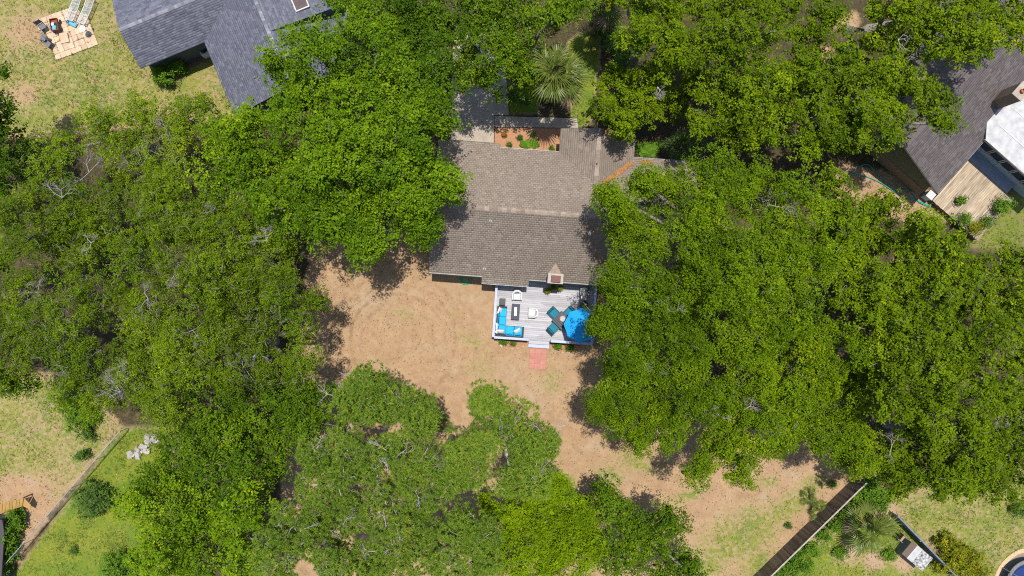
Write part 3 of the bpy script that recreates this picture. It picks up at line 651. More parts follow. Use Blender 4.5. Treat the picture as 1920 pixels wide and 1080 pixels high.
# ------------------------------------------------------------------ roofs
def shingles(name, parent, O, U, Sd, poly, ex, tw, m, seed, jit=.55, label=None, arch=False):
    """stepped courses of shingle tabs over a sloped polygon (u along the eave, s up the slope)."""
    rng = np.random.default_rng(seed); O, U, Sd = Vector(O), Vector(U).normalized(), Vector(Sd).normalized(); N = U.cross(Sd)
    if N.z < 0: N = -N
    s0 = min(p[1] for p in poly); s1 = max(p[1] for p in poly); q = []; vals = []; i = 0; s = s0; n = len(poly)
    while s < s1 - 1e-6:
        sm = s + ex * .5; xs = []
        for j in range(n):
            (ua, sa), (ub, sb) = poly[j], poly[(j + 1) % n]
            if (sa > sm) != (sb > sm): xs.append(ua + (ub - ua) * (sm - sa) / (sb - sa))
        xs.sort(); top = min(s + ex * 1.12, s1)
        for a, b in zip(xs[::2], xs[1::2]):
            u = a - (tw * .5 if i % 2 else 0) - (rng.uniform(0, tw) if arch else 0)
            while u < b - .01:
                wv = tw * (rng.uniform(.5, 1.5) if arch else 1); ua, ub = max(u, a), min(u + wv - .008, b)
                if ub - ua > .015:
                    h = .016 + (rng.uniform(0, .012) if arch else rng.uniform(0, .005)); q.append((ua, ub, s, top, h))
                    base = .5 + (rng.choice([-.28, .05, .25]) if arch else ((.17 if (int(round(u / tw * 2)) + i) % 2 else -.17))) ; vals.append(float(np.clip(base + rng.normal(0, jit * .3), 0, 1)))
                u += wv
        s += ex; i += 1
    q = np.array(q); vals = np.array(vals); O_, U_, S_, N_ = (np.array(k) for k in (O, U, Sd, N))
    def pt(u, s, h): return O_ + u[:, None] * U_ + s[:, None] * S_ + h[:, None] * N_
    a, b, lo, hi, h = q.T; z = np.zeros(len(a)); e = z + .003
    Vv = np.stack([pt(a, lo, h), pt(b, lo, h), pt(b, hi, e), pt(a, hi, e), pt(a, lo, e), pt(b, lo, e)], 1).reshape(-1, 3)
    k = np.arange(len(a))[:, None] * 6
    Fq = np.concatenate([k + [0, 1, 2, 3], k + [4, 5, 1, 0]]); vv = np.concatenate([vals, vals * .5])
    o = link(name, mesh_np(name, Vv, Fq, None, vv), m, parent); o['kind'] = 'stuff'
    if label: o['label'] = label
    return o

def roof_slab(name, parent, O, U, Sd, poly, th, m):
    O, U, Sd = Vector(O), Vector(U).normalized(), Vector(Sd).normalized(); N = U.cross(Sd)
    if N.z < 0: N = -N
    n = len(poly); top = [O + U * a + Sd * b for a, b in poly]; bot = [p - N * th for p in top]
    mb = MB(); mb.add(top + bot, [tuple(range(n)), tuple(range(2 * n - 1, n - 1, -1))] + [(i, n + i, n + (i + 1) % n, (i + 1) % n) for i in range(n)])
    return mb.build(name, m, parent)

def ridge_caps(parent, a, b, m, pitch, wd=.17, ln=.30):
    """row of bent cap shingles along a ridge from a to b."""
    a, b = Vector(a), Vector(b); d = (b - a); n = int(d.length / ln); d.normalize(); s = Vector((-d.y, d.x, 0)); mb = MB(); L = ln * 1.15
    pts = []
    for x, h in ((0, .034), (L, .022)):
        for k, dz in ((-1, -wd * pitch), (0, 0), (1, -wd * pitch)): pts.append(d * x + s * wd * k + Vector((0, 0, h + dz)))
        for k, dz in ((-1, -wd * pitch), (0, 0), (1, -wd * pitch)): pts.append(d * x + s * wd * k + Vector((0, 0, h + dz - .018)))
    mb.add(pts, [(0, 1, 7, 6), (1, 2, 8, 7), (3, 9, 10, 4), (4, 10, 11, 5), (0, 3, 4, 1), (1, 4, 5, 2), (6, 7, 10, 9), (7, 8, 11, 10), (0, 6, 9, 3), (2, 5, 11, 8)])
    me = mb.mesh('ridge_cap'); me.materials.append(m)
    for i in range(n):
        o = bpy.data.objects.new('ridge_cap', me); C.objects.link(o); o.parent = parent; o.location = a + d * (i * ln)

def wall_section(name, parent, sec, u0, u1, axis, m):
    """extrude a cross-section [(v,z)] along u (axis 0) or along v (axis 1)."""
    n = len(sec); vs = []
    for t in (u0, u1):
        for (p, z) in sec: vs.append((t, p, z) if axis == 0 else (p, t, z))
    mb = MB(); mb.add(vs, [tuple(range(n)), tuple(range(2 * n - 1, n - 1, -1))] + [(i, n + i, n + (i + 1) % n, (i + 1) % n) for i in range(n)])
    return mb.build(name, m, parent)

# ------------------------------------------------------------------ brown-roofed house in the middle
HF = Frame(804, 511, 2.75, -4.2)
house = thing('brown_house', 'low house with weathered brown shingle roof behind the grey deck', 'house', HF.o, HF.a)
ZR = 4.55; vR = HF.l(990, 396.5, ZR).y; PIT = (ZR - 2.75) / vR; SQ = math.sqrt(1 + PIT * PIT)
u1 = HF.l(903.5, 519, 2.7).x; u2 = HF.l(991, 532, 2.65).x; uE = HF.l(1300, 420, 3.2).x
v1 = 0.0; v2 = HF.l(945, 534.5, 2.6).y; v3 = HF.l(1055, 529.5, 2.75).y
a1, a2, a3 = ((vR - v) * SQ for v in (v1, v2, v3))
n1 = HF.l(895, 265, 2.9).y; n2 = HF.l(993, 279, 2.9).y; n3 = HF.l(1237, 297, 2.9).y; uN1 = HF.l(938.4, 272, 2.9).x
gl, gr = HF.l(1050, 262, 2.85).x, HF.l(1191, 272, 2.85).x
b1, b2, b3 = ((v - vR) * SQ for v in (n1, n2, n3))
ug = (gl + gr) / 2
S_up = (0, 1, PIT); N_up = (0, -1, PIT); rO = (0, vR, ZR)
polyS = [(0, -a1), (u1, -a1), (u1, -a2), (u2, -a2), (u2, -a3), (uE, -a3), (uE, 0), (0, 0)]
polyN = [(0, -b1), (uN1, -b1), (uN1, -b2), (ug, -b2), (ug, -b3), (uE, -b3), (uE, 0), (0, 0)]
roof = MB(); roof.box((uE / 2, vR, ZR - .2), (uE - .02, .12, .16)); roof = roof.build('roof', M['timber'], house)
roof_slab('roof_slope', roof, rO, (1, 0, 0), S_up, polyS, .12, M['fascia']); roof_slab('roof_slope', roof, rO, (1, 0, 0), N_up, polyN, .12, M['fascia'])
shingles('shingles', roof, rO, (1, 0, 0), S_up, polyS, .15, .24, M['shingle_brown'], 1)
shingles('shingles', roof, rO, (1, 0, 0), N_up, polyN, .15, .24, M['shingle_brown'], 2)
ridge_caps(roof, (0, vR, ZR), (uE, vR, ZR), M['cap_brown'], PIT, .15)
# cross gable
gh = (gr - gl) / 2; zge = ZR - PIT * ((n2 + n3) / 2 - vR) + .02; GP = .34; zgr = zge + GP * gh; vgN = HF.l(1121, 240, zgr).y
gS = vR + (ZR - zgr) / PIT - .5; gq = math.sqrt(1 + GP * GP)
for sgn in (-1, 1):
    Sd = (-sgn, 0, GP); pg = [(gS, -gh * gq), (vgN, -gh * gq), (vgN, 0), (gS, 0)]
    roof_slab('roof_slope', roof, (ug, 0, zgr), (0, 1, 0), Sd, pg, .12, M['fascia'])
    shingles('shingles', roof, (ug, 0, zgr), (0, 1, 0), Sd, pg, .15, .24, M['shingle_brown'], 5 + sgn)
ridge_caps(roof, (ug, gS + .2, zgr), (ug, vgN, zgr), M['cap_brown'], GP, .15)
zv = lambda v: ZR - PIT * abs(v - vR)
wall_section('wall', house, [(.5, -.1), (n3 - .5, -.1), (n3 - .5, zv(n3 - .5) - .17), (vR, ZR - .17), (.5, zv(.5) - .17)], .35, uE - .35, 0, M['siding'])
wall_section('entry_wall', house, [(gl + .45, -.1), (gr - .45, -.1), (gr - .45, zge + .45 * GP - .17), (ug, zgr - .17), (gl + .45, zge + .45 * GP - .17)], n3 - .6, vgN - .4, 1, M['siding'])
for (ua, ub, v) in ((0, u1, v1), (u1, u2, v2), (u2, uE, v3)):
    MB().box(((ua + ub) / 2, v - .012, zv(v) - .06), (ub - ua, .02, .17)).build('fascia_board', M['fascia'], house)
# chimney with its saddle
cc = HF.l(1041.5, 522.5, 4.1); ch = MB(); ch.box((cc.x, cc.y, 1.99), (1.0, .63, 4.18)); ch = ch.build('chimney', M['stone_white'], house)
MB().box((cc.x, cc.y, 4.11), (1.04, .67, .07)).build('chimney_crown', M['stone_white'], ch)
MB().bbox((cc.x + .02, cc.y - .02, 4.26), (.64, .46, .09), .02).box((cc.x, cc.y, 4.18), (.5, .34, .08)).build('chimney_cap', M['rust'], ch)
cz = zv(cc.y + .32); mb = MB(); vv0 = cc.y + .30; e = [(cc.x - .5, vv0, zv(vv0) + .02), (cc.x + .5, vv0, zv(vv0) + .02), (cc.x, vv0, zv(vv0) + .28), (cc.x, vv0 + .8, zv(vv0 + .8) + .03)]
mb.add(e, [(0, 1, 2), (0, 2, 3), (1, 3, 2), (0, 3, 1)]); mb.build('chimney_saddle', M['cap_brown'], house)
for (px, py) in ((919, 414), (908, 504), (1106, 437), (1119, 307)):
    p = HF.l(px, py, 4.2); z = zv(p.y) if py > 320 else zgr - .1; p = HF.l(px, py, z + .2)
    vb = MB(); vb.lathe((p.x, p.y, z - .03), [(.05, 0), (.05, .3), (.04, .3), (.04, .1)], 10); vb.lathe((p.x, p.y, z - .02), [(.11, 0), (.10, .05), (.05, .09)], 12)
    vb.build('vent_pipe', M['white_paint'] if py > 320 else M['black'], house)
# fallen leaves lodged in the valley and on the roof
def roof_leaves(pts, n, wd, label, seed):
    rng = np.random.default_rng(seed); (xa, ya), (xb, yb) = pts; t = rng.random(n); c = []
    for k in range(n):
        q = HF.l(xa + (xb - xa) * t[k] + rng.normal(0, wd), ya + (yb - ya) * t[k] + rng.normal(0, wd * .7), 3.2)
        z = max(zv(q.y), zgr - GP * abs(q.x - ug) if abs(q.x - ug) < gh and q.y < vgN else 0) + .03 + rng.uniform(0, .05); c.append((q.x, q.y, z))
    c = np.array(c); th = rng.uniform(0, 6.28, n); L = rng.uniform(.04, .09, (n, 1)); T = np.stack([np.cos(th), np.sin(th), rng.normal(0, .3, n)], -1) * L; B = np.stack([-np.sin(th), np.cos(th), rng.normal(0, .3, n)], -1) * L * .4
    V, F = quads(c, T, B); o = link('fallen_leaves', mesh_np('fallen_leaves', V, F, None, rng.uniform(.2, .75, n)), M['roof_litter'], None); o.location = HF.o; o.rotation_euler = (0, 0, HF.a)
    tag(o, label, None, None, 'stuff')
M['roof_litter'] = leaf_mat('orange_dry_leaves', [(0, (.20, .08, .03)), (.5, (.42, .20, .07)), (1, (.62, .36, .16))], .1, .8, .1, (1, 1, 1))
roof_leaves([(1186, 304), (1127, 348)], 900, 2.2, 'orange dry leaves lodged in the roof valley', 3)
roof_leaves([(1205, 303), (1222, 303)], 160, 2.5, 'small patch of orange leaves on the roof by the north eave', 4)
roof_leaves([(1100, 415), (1122, 500)], 110, 9, 'scattered dry leaves on the roof below the fine-leaved oaks', 6)
roof_leaves([(858, 300), (822, 470)], 120, 10, 'scattered dry leaves on the west end of the brown roof', 7)
roof_leaves([(1128, 252), (1140, 247)], 60, 2.5, 'few dry leaves on the gable roof', 5)

# ------------------------------------------------------------------ slate-roofed neighbour, upper left
LF = Frame(263, 129, 2.7, 22.4)
lh = thing('slate_house', 'L-shaped house with slate-grey shingle roof and skylight', 'house', LF.o, LF.a)
lz = 3.55; lv = LF.l(230, 53, lz).y; LP = (lz - 2.7) / lv; lq = math.sqrt(1 + LP * LP)
wE = LF.l(400, 120, 2.7).x; uW = LF.l(515, 88, 3.8).x; WP = .23; wz = 2.7 + WP * (uW - wE); wq = math.sqrt(1 + WP * WP); vS = LF.l(430, 222, 2.7).y; vN = lv * 2 + 4
lroof = MB().box((uW / 2, lv, lz - .2), (uW - .1, .12, .14)).build('roof', M['timber'], lh)
pS = [(0, -lv * lq), (wE + 2.2, -lv * lq), (uW, 0), (0, 0)]; pN = [(0, -lv * lq), (uW - 1, -lv * lq), (uW - 1, 0), (0, 0)]
for Sd, pl, sd in (((0, 1, LP), pS, 21), ((0, -1, LP), pN, 22)):
    roof_slab('roof_slope', lroof, (0, lv, lz), (1, 0, 0), Sd, pl, .12, M['slate_siding']); shingles('shingles', lroof, (0, lv, lz), (1, 0, 0), Sd, pl, .15, .26, M['shingle_slate'], sd, arch=True)
ridge_caps(lroof, (0, lv, lz), (uW - 2.2, lv, lz), M['cap_slate'], LP, .13, .24)
wv = (uW - wE) * wq; vStep = LF.l(506, 58, 3.8).y; lowP = .34; upP = .08; RW = 5.4
pW = [(vS, -wv), (vN, -wv), (vN, 0), (vS, 0)]
roof_slab('roof_slope', lroof, (uW, 0, wz), (0, 1, 0), (1, 0, WP), pW, .12, M['slate_siding']); shingles('shingles', lroof, (uW, 0, wz), (0, 1, 0), (1, 0, WP), pW, .15, .26, M['shingle_slate'], 23, arch=True)
for (va, vb, pt_, sd) in ((vS, vStep + .3, lowP, 24), (vStep, vN, upP, 25)):
    ql = RW * math.sqrt(1 + pt_ * pt_); pl = [(va, -ql), (vb, -ql), (vb, 0), (va, 0)]
    roof_slab('roof_slope', lroof, (uW, 0, wz), (0, 1, 0), (-1, 0, pt_), pl, .12, M['slate_siding']); shingles('shingles', lroof, (uW, 0, wz), (0, 1, 0), (-1, 0, pt_), pl, .15, .26, M['shingle_slate'], sd, arch=True)
ridge_caps(lroof, (uW, vS, wz), (uW, vN, wz), M['cap_slate'], .25, .13, .24)
wall_section('step_wall', lh, [(uW + .05, wz - .2), (uW + RW - .3, wz - lowP * (RW - .3) - .3), (uW + RW - .3, wz - upP * (RW - .3) - .14)], vStep + .06, vStep + .25, 1, M['slate_siding'])
lzv = lambda v: lz - LP * abs(v - lv) - .17
wall_section('wall', lh, [(.5, -.1), (2 * lv - .5, -.1), (2 * lv - .5, lzv(2 * lv - .5)), (lv, lz - .17), (.5, lzv(.5))], .3, uW - 1, 0, M['slate_siding'])
wall_section('wing_wall', lh, [(wE + .5, -.1), (uW + RW - .5, -.1), (uW + RW - .5, wz - lowP * (RW - .5) - .2), (uW, wz - .2), (wE + .5, 2.7 + .5 * WP - .2)], vS + .4, vN - .3, 1, M['slate_siding'])
sk = LF.l(562, 2, wz - .2); sz = wz - upP * (sk.x - uW) + .03
sky_l = MB()
for dx, dy, sx, sy in ((0, -.62, 1.0, .08), (0, .62, 1.0, .08), (-.46, 0, .08, 1.16), (.46, 0, .08, 1.16)): sky_l.box((sk.x + dx, sk.y + dy, sz + .06 - upP * dx), (sx, sy, .16))
sky_l = sky_l.build('skylight', M['white_paint'], lh); MB().box((sk.x, sk.y, sz + .08), (.84, 1.16, .05)).build('pane', M['skyglass'], sky_l)
# things in the corner of the slate house
aP = P(386, 96, .4); ac = thing('air_conditioner', 'pale blue-white outdoor unit in the inner corner of the slate house', 'air conditioner', (aP.x, aP.y, 0), LF.a)
MB().bbox((0, 0, .40), (.72, .72, .74), .06).build('casing', M['white_paint'], ac); MB().lathe((0, 0, .765), [(.27, 0), (.27, .02), (.05, .03)], 20).build('fan_grille', M['dark_metal'], ac); MB().box((0, 0, .015), (.85, .85, .05)).build('base_slab', M['concrete'], ac)
for i, (px, py) in enumerate(((342, 108), (352, 104), (362, 100), (347, 116), (357, 112))):
    q = P(px, py, .1); 
    if i == 0: dk = thing('wooden_walkway', 'short dark plank walkway in the shade beside the slate house', 'walkway', (q.x, q.y, 0), LF.a); q0 = q
for i in range(9): MB().box((0.75, -.75 + i * .19, .09), (2.3, .165, .04)).build('plank', M['fence_wood'], dk)
MB().box((-.2, 0, .035), (.09, 1.6, .07)).box((1.7, 0, .035), (.09, 1.6, .07)).build('joist', M['fence_wood'], dk)

# ------------------------------------------------------------------ dusky-roofed neighbour, upper right
RF = Frame(1758, 363, 2.8, 48.5)
rh = thing('dusky_house', 'house with smooth dusky grey-brown roof beside the tan wooden deck', 'house', RF.o, RF.a)
RPt = .38; rv = 4.3; rz_ = 2.8 + RPt * rv; rq = math.sqrt(1 + RPt * RPt); rU = 19.0
rroof = MB().box((rU / 2, rv, rz_ - .2), (rU - .1, .12, .14)).build('roof', M['timber'], rh)
pr = [(0, -rv * rq), (rU, -rv * rq), (rU, 0), (0, 0)]
for Sd, sd in (((0, 1, RPt), 31), ((0, -1, RPt), 32)):
    roof_slab('roof_slope', rroof, (0, rv, rz_), (1, 0, 0), Sd, pr, .12, M['white_paint']); shingles('shingles', rroof, (0, rv, rz_), (1, 0, 0), Sd, pr, .15, .30, M['shingle_dusk'], sd, arch=True, jit=.35)
ridge_caps(rroof, (0, rv, rz_), (rU, rv, rz_), M['shingle_dusk'], RPt, .17, .3)
rzv = lambda v: rz_ - RPt * abs(v - rv) - .17
wall_section('gable_wall', rh, [(.45, 1.25), (2 * rv - .45, 1.25), (2 * rv - .45, rzv(.45)), (rv, rz_ - .17), (.45, rzv(.45))], .35, rU - .4, 0, M['olive_siding'])
wall_section('wall', rh, [(.42, -.1), (2 * rv - .42, -.1), (2 * rv - .42, 1.247), (.42, 1.247)], .31, rU - .38, 0, M['tan_brick'])
for k, v in enumerate((5.2,)):
    f = MB().box((.32, v, 1.75), (.07, 1.2, .9)).build('window', M['white_paint'], rh); MB().box((.275, v, 1.75), (.04, 1.05, .76)).build('pane', M['glass'], f)
MB().box((5, -.012, 2.72), (10, .02, .18)).build('fascia_board', M['white_paint'], rh)
# white flat-roofed sun room
A0 = RF.l(1848, 262, 3.05); uA = A0.x
ad = thing('sun_room', 'flat white-roofed sun room with a row of dark windows', 'building', RF.o, RF.a)
poly = [RF.l(x, y, 3.1) for x, y in ((1848, 263), (1850, 232), (1857, 202), (1869, 191), (1890, 180))]
e1 = poly[-1]; poly = [(p.x, p.y) for p in poly] + [(uA + 9, e1.y), (uA + 9, -6.2), (uA, -6.2)]
MB().prism(poly, 2.99, 3.12).build('flat_roof', M['roof_white'], ad)
for k in range(3):
    q = [(uA + 1.3 + k * 1.5, .0), (uA + 1.36 + k * 1.5, .0), (uA + 1.36 + k * 1.5, -6.19), (uA + 1.3 + k * 1.5, -6.19)]; MB().prism(q, 3.121, 3.15).build('roof_seam', M['fascia'], ad)
MB().box((uA - .03, -3.0, 2.99), (.06, 6.3, .2)).build('fascia_board', M['fence_cap'], ad)
wx = uA + .55
MB().box((wx + 3.5, -3.2, .45), (7, 5.4, 1.1)).box((wx + 3.5, -3.2, 2.6), (7, 5.4, .72)).box((wx + 3.6, -3.2, 1.6), (6.8, 5.1, 1.4)).build('wall', M['siding'], ad)
for k in range(5):
    y = -.85 - k * 1.05; f = MB()
    for dy, dz, sy, sz in ((0, .58, .95, .07), (0, -.58, .95, .07), (-.45, 0, .06, 1.1), (.45, 0, .06, 1.1)): f.box((wx + .08, y + dy, 1.62 + dz), (.10, sy, sz))
    f = f.build('window', M['white_paint'], ad); MB().box((wx + .1, y, 1.62), (.05, .84, 1.1)).build('pane', M['glass'], f)
for y in (-5.9,): MB().box((uA + .12, y, 1.75), (.12, .12, 2.4)).build('porch_post', M['white_paint'], ad)
# brick chimney of that house
kp = RF.l(1914, 172, 5.2); kc = MB().box((kp.x, kp.y, 4.0), (1.0, .75, 2.4)); kc = kc.build('chimney', M['brick'], rh)
MB().box((kp.x, kp.y, 5.24), (1.04, .79, .1)).build('chimney_crown', M['concrete'], kc); MB().lathe((kp.x, kp.y, 5.28), [(.15, 0), (.15, .18), (.11, .18), (.11, .05)], 14).build('flue', M['terracotta'], kc)
# tan deck
dc = [RF.l(x, y, .6) for x, y in ((1807, 300), (1902, 367), (1837, 452), (1747, 377))]
du0 = (dc[2].x + dc[3].x) / 2; du1 = (dc[0].x + dc[1].x) / 2; dv1 = (dc[0].y + dc[3].y) / 2; dv0 = (dc[1].y + dc[2].y) / 2
td = thing('tan_deck', 'weathered tan plank deck holding potted plants', 'deck', RF.o, RF.a)
nb = int((dv1 - dv0) / .145); me = None
for i in range(nb):
    o = MB().box((0, 0, 0), (du1 - du0 + RNG.uniform(-.02, .05), .138, .035)).build('plank', M['plank_tan'], td); o.location = ((du0 + du1) / 2, dv0 + .07 + i * .145, .58 + RNG.uniform(-.003, .003))
for u in (du0 + .1, (du0 + du1) / 2, du1 - .1): MB().box((u, (dv0 + dv1) / 2, .26), (.09, dv1 - dv0 - .06, .6)).build('joist', M['fence_wood'], td)
pf = thing('porch_floor', 'slate-blue porch floor below the sun room windows', 'porch', RF.o, RF.a)
MB().box(((du1 + .05 + wx) / 2, -2.3, .22), (wx - du1 - .08, 4.6, .6)).build('slab', M['porch'], pf)  # one slate-blue tone over the whole porch slab
for (px, py) in ((1745, 366),):
    q = P(px, py, .7); ub = thing('utility_box', 'white square utility box at the corner of the tan deck', 'box', (q.x, q.y, 0), RF.a); MB().bbox((0, 0, .35), (.5, .5, .74), .03).build('cabinet', M['white_paint'], ub); MB().bbox((0, 0, .74), (.56, .56, .05), .015).build('lid', M['white_paint'], ub)

def potted(px, py, z0, r, h, pr_, label, kind, potm, mtl=None):
    q = P(px, py, z0 + .2); t = thing('potted_plant', label, 'potted plant', (q.x, q.y, z0)); rng = np.random.default_rng(int(px))
    MB().lathe((0, 0, 0), [(pr_ * .72, 0), (pr_ * .95, .26), (pr_ * 1.05, .28), (pr_ * 1.05, .33), (pr_ * .9, .33), (pr_ * .88, .28)], 18).build('pot', potm, t)
    k = dict(KIND[kind]); n = 9; R = r * .0385; th = np.arange(n) * 2.4; rr = R * .7 * np.sqrt((np.arange(n) + .5) / n)
    cl = np.stack([rr * np.cos(th), rr * np.sin(th), .38 + h * .5 * rng.random(n), np.full(n, R * .5), np.zeros(n)], -1); k['L'] *= .7; k['W'] *= .8; k['tips'] = 160
    V, F, v, tip = leaves_for(cl, k, rng, .8, -.2); link('foliage', mesh_np('foliage', V, F, None, v), mtl or M[kind], t)
    BV, BF = tubes_np(np.tile([[0, 0, .25]], (n, 1)), cl[:, :3], np.full(n, .012), np.full(n, .006), rng); link('stem', mesh_np('stem', BV, BF), M['bark'], t)
    return t
potted(1799, 376, .6, 10, .3, .26, 'small leafy plant in a round dark pot alone on the tan deck', 'shrub', M['black'])
potted(1874, 388, .6, 19, .6, .36, 'large bright green plant in a grey tub at the edge of the tan deck', 'shrub', M['mesh_grey'])
potted(1846, 417, .6, 15, .5, .26, 'dark green bushy potted plant near the low end of the tan deck', 'shrub_dark', M['black'])
potted(1824, 427, .6, 17, .5, .26, 'yellow-green potted plant at the outer corner of the tan deck', 'shrub_yellow', M['black'])
potted(1805, 411, .6, 14, .5, .24, 'mid-green potted plant with a white rim by the deck edge', 'shrub', M['white_paint'])

def hose(label, pts, z, r, m, name='garden_hose'):
    q = [P(x, y, z) for x, y in pts]; sm = []
    for i in range(len(q) - 1):
        p0, p1, p2, p3 = q[max(i - 1, 0)], q[i], q[i + 1], q[min(i + 2, len(q) - 1)]
        for k in range(6):
            t = k / 6; sm.append(.5 * ((2 * p1) + (p2 - p0) * t + (2 * p0 - 5 * p1 + 4 * p2 - p3) * t * t + (3 * p1 - p0 - 3 * p2 + p3) * t ** 3))
    sm.append(q[-1]); return tag(MB().tube(sm, r, 6).build(name, m, None, True), label, 'hose')
hose('teal hose lying in two loops along the wall of the dusky house', [(1750, 386), (1738, 384), (1722, 377), (1700, 370), (1678, 360), (1655, 345), (1635, 335), (1615, 329), (1596, 327), (1600, 322), (1625, 308), (1650, 330), (1680, 352), (1705, 358), (1715, 368), (1725, 380), (1745, 388)], .035, .034, M['hose_teal'])

# ------------------------------------------------------------------ paving
def flat(name, px_poly, z0, z1, m, label=None):
    mb = MB(); mb.prism([(P(x, y, 0).x, P(x, y, 0).y) for x, y in px_poly], z0, z1); o = mb.build(name, m); return tag(o, label, None, None, 'structure')
flat('driveway', [(850, 60), (935, 60), (952, 170), (954, 216), (927, 216), (926, 268), (845, 262)], -.06, .014, M['concrete'], 'pale concrete driveway running to the brown house')
flat('walkway', [(927.6, 217.5), (1082, 222), (1084, 240), (927.6, 238)], -.06, .012, M['concrete'], 'pale concrete walk leading from the driveway to the entry')
flat('flower_bed', [(927.6, 239.5), (1056, 241), (1056, 296), (927.6, 284)], -.06, .03, M['mulch'], 'orange pine-straw flower bed by the entry')
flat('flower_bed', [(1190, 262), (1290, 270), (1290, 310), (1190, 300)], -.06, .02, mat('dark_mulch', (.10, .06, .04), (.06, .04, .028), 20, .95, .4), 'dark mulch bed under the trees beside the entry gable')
flat('flower_bed', [(930, 637), (991, 641), (984, 649), (966, 654), (944, 651), (934, 644)], -.06, .03, M['mulch'], 'small mulch bed left of the deck steps')
flat('flower_bed', [(1033, 644), (1090, 648), (1082, 658), (1060, 661), (1042, 657)], -.06, .03, M['mulch'], 'small mulch bed right of the deck steps')
def edging(pts, label):
    q = [P(x, y, 0) for x, y in pts]; t = thing('brick_edging', label, 'edging', (q[0].x, q[0].y, 0)); me = MB().bbox((0, 0, 0), (.21, .10, .10), .012).mesh('brick'); me.materials.append(M['edging']); acc = 0
    for a, b in zip(q, q[1:]):
        d = b - a; n = max(1, int(d.length / .225))
        for i in range(n):
            o = bpy.data.objects.new('brick', me); C.objects.link(o); o.parent = t; p = a + d * ((i + .5) / n) - q[0]; o.location = (p.x, p.y, .04 + RNG.uniform(-.01, .01)); o.rotation_euler = (0, 0, math.atan2(d.y, d.x) + RNG.normal(0, .12))
edging([(932, 637), (935, 645), (944, 651.5), (955, 654), (966, 654.5), (976, 651.5), (984, 649)], 'curved brick edging round the bed left of the deck steps')
edging([(1042, 657.5), (1050, 660), (1060, 661.5), (1071, 661), (1080, 659)], 'curved brick edging round the bed right of the deck steps')
DF = Frame(924, 632, .55, -3.9)
pad = thing('stone_landing', 'row of tan stones at the foot of the deck steps', 'paving', DF.o, DF.a)
c0 = DF.l(991, 645, 0); c1 = DF.l(1030, 651, 0)
for i in range(4): MB().bbox((c0.x + .20 + i * .39, (c0.y + c1.y) / 2, .02), (.36, .25, .07), .012).build('stone', M['tan_stone'], pad)
sp = thing('salmon_pad', 'salmon-pink square paver pad leading away from the deck steps', 'paving', DF.o, DF.a)
c0 = DF.l(994, 652.5, 0); 
for i in range(3):
    for j in range(4): MB().bbox((c0.x + .2 + i * .4, c0.y - .19 - j * .37, .025 + RNG.uniform(-.003, .003)), (.397, .367, .07), .004).build('paver', M['salmon'], sp)

# ------------------------------------------------------------------ grey deck with rails and steps
deck = thing('grey_deck', 'weathered grey plank deck with blue-grey rails behind the brown house', 'deck', DF.o, DF.a)
DZ = .55; dw = 7.15
wp = Vector((math.cos(HF.a) * 6 - math.sin(HF.a) * .5, math.sin(HF.a) * 6 + math.cos(HF.a) * .5, 0)) + HF.o - DF.o
dd = -wp.x * DF.sa + wp.y * DF.ca - .05
pw = .1385; nbd = int(dd / pw)
for i in range(nbd):
    cuts = [0] + sorted([RNG.uniform(2.2, 4.9)]) + [dw]
    for a, b in zip(cuts, cuts[1:]):
        o = MB().box((0, 0, 0), (b - a - .006, pw - .009, .03)).build('plank', M['plank_grey'], deck); o.location = ((a + b) / 2, pw * (i + .5), DZ - .015 + RNG.uniform(-.003, .003))
for u in (.06, 1.8, 3.6, 5.4, dw - .06): MB().box((u, dd / 2, .24), (.07, dd - .1, .52)).build('joist', M['fence_wood'], deck)
MB().box((dw / 2, -.02, .3), (dw, .03, .46)).build('skirt_board', M['rail_blue'], deck); MB().box((-.02, dd / 2, .3), (.03, dd, .46)).build('skirt_board', M['rail_blue'], deck)
uS0, uS1 = DF.l(991, 640, .55).x, DF.l(1031, 640, .55).x
def rail(p, q, posts):
    p, q = Vector(p), Vector(q); d = q - p; a = math.atan2(d.y, d.x); m = (p + q) / 2
    MB().bbox((m.x, m.y, DZ + .80), (d.length, .17, .04), .008, a).build('rail_cap', M['rail_blue'], deck)
    MB().box((m.x, m.y, DZ + .70), (d.length - .05, .04, .09), a).box((m.x, m.y, DZ + .12), (d.length - .05, .04, .07), a).build('rail', M['rail_blue'], deck)
    n = int(d.length / .13)
    me = MB().box((0, 0, 0), (.035, .035, .50)).mesh('baluster'); me.materials.append(M['rail_blue'])
    for i in range(n):
        o = bpy.data.objects.new('baluster', me); C.objects.link(o); o.parent = deck; b = p + d * ((i + .5) / n); o.location = (b.x, b.y, DZ + .41)
    for i in range(posts):
        b = p + d * ((i + .02) / (posts - 1 + .04)); MB().box((b.x, b.y, DZ + .30), (.09, .09, .96)).build('rail_post', M['rail_blue'], deck)
rail((.04, .06, 0), (.04, dd - .75, 0), 3); rail((.12, .05, 0), (uS0 - .02, .05, 0), 2); rail((uS1 + .02, .05, 0), (dw, .05, 0), 3); rail((dw - .04, .12, 0), (dw - .04, dd - .5, 0), 3)
MB().bbox((.06, dd - .55, DZ + .35), (.22, .22, .72), .02).build('corner_post', M['white_paint'], deck)
for k, (z, y) in enumerate(((.37, -.17), (.19, -.45))):
    MB().box(((uS0 + uS1) / 2, y, z - .02), (uS1 - uS0 - .03, .27, .04)).build('step', M['rail_blue'] if k else M['plank_grey'], deck)
for u in (uS0 + .06, uS1 - .06): MB().box((u, -.3, .08), (.05, .5, .2)).build('step_side', M['rail_blue'], deck)

ON = lambda px, py, z=.9: P(px, py, z)   # point above the deck at table height
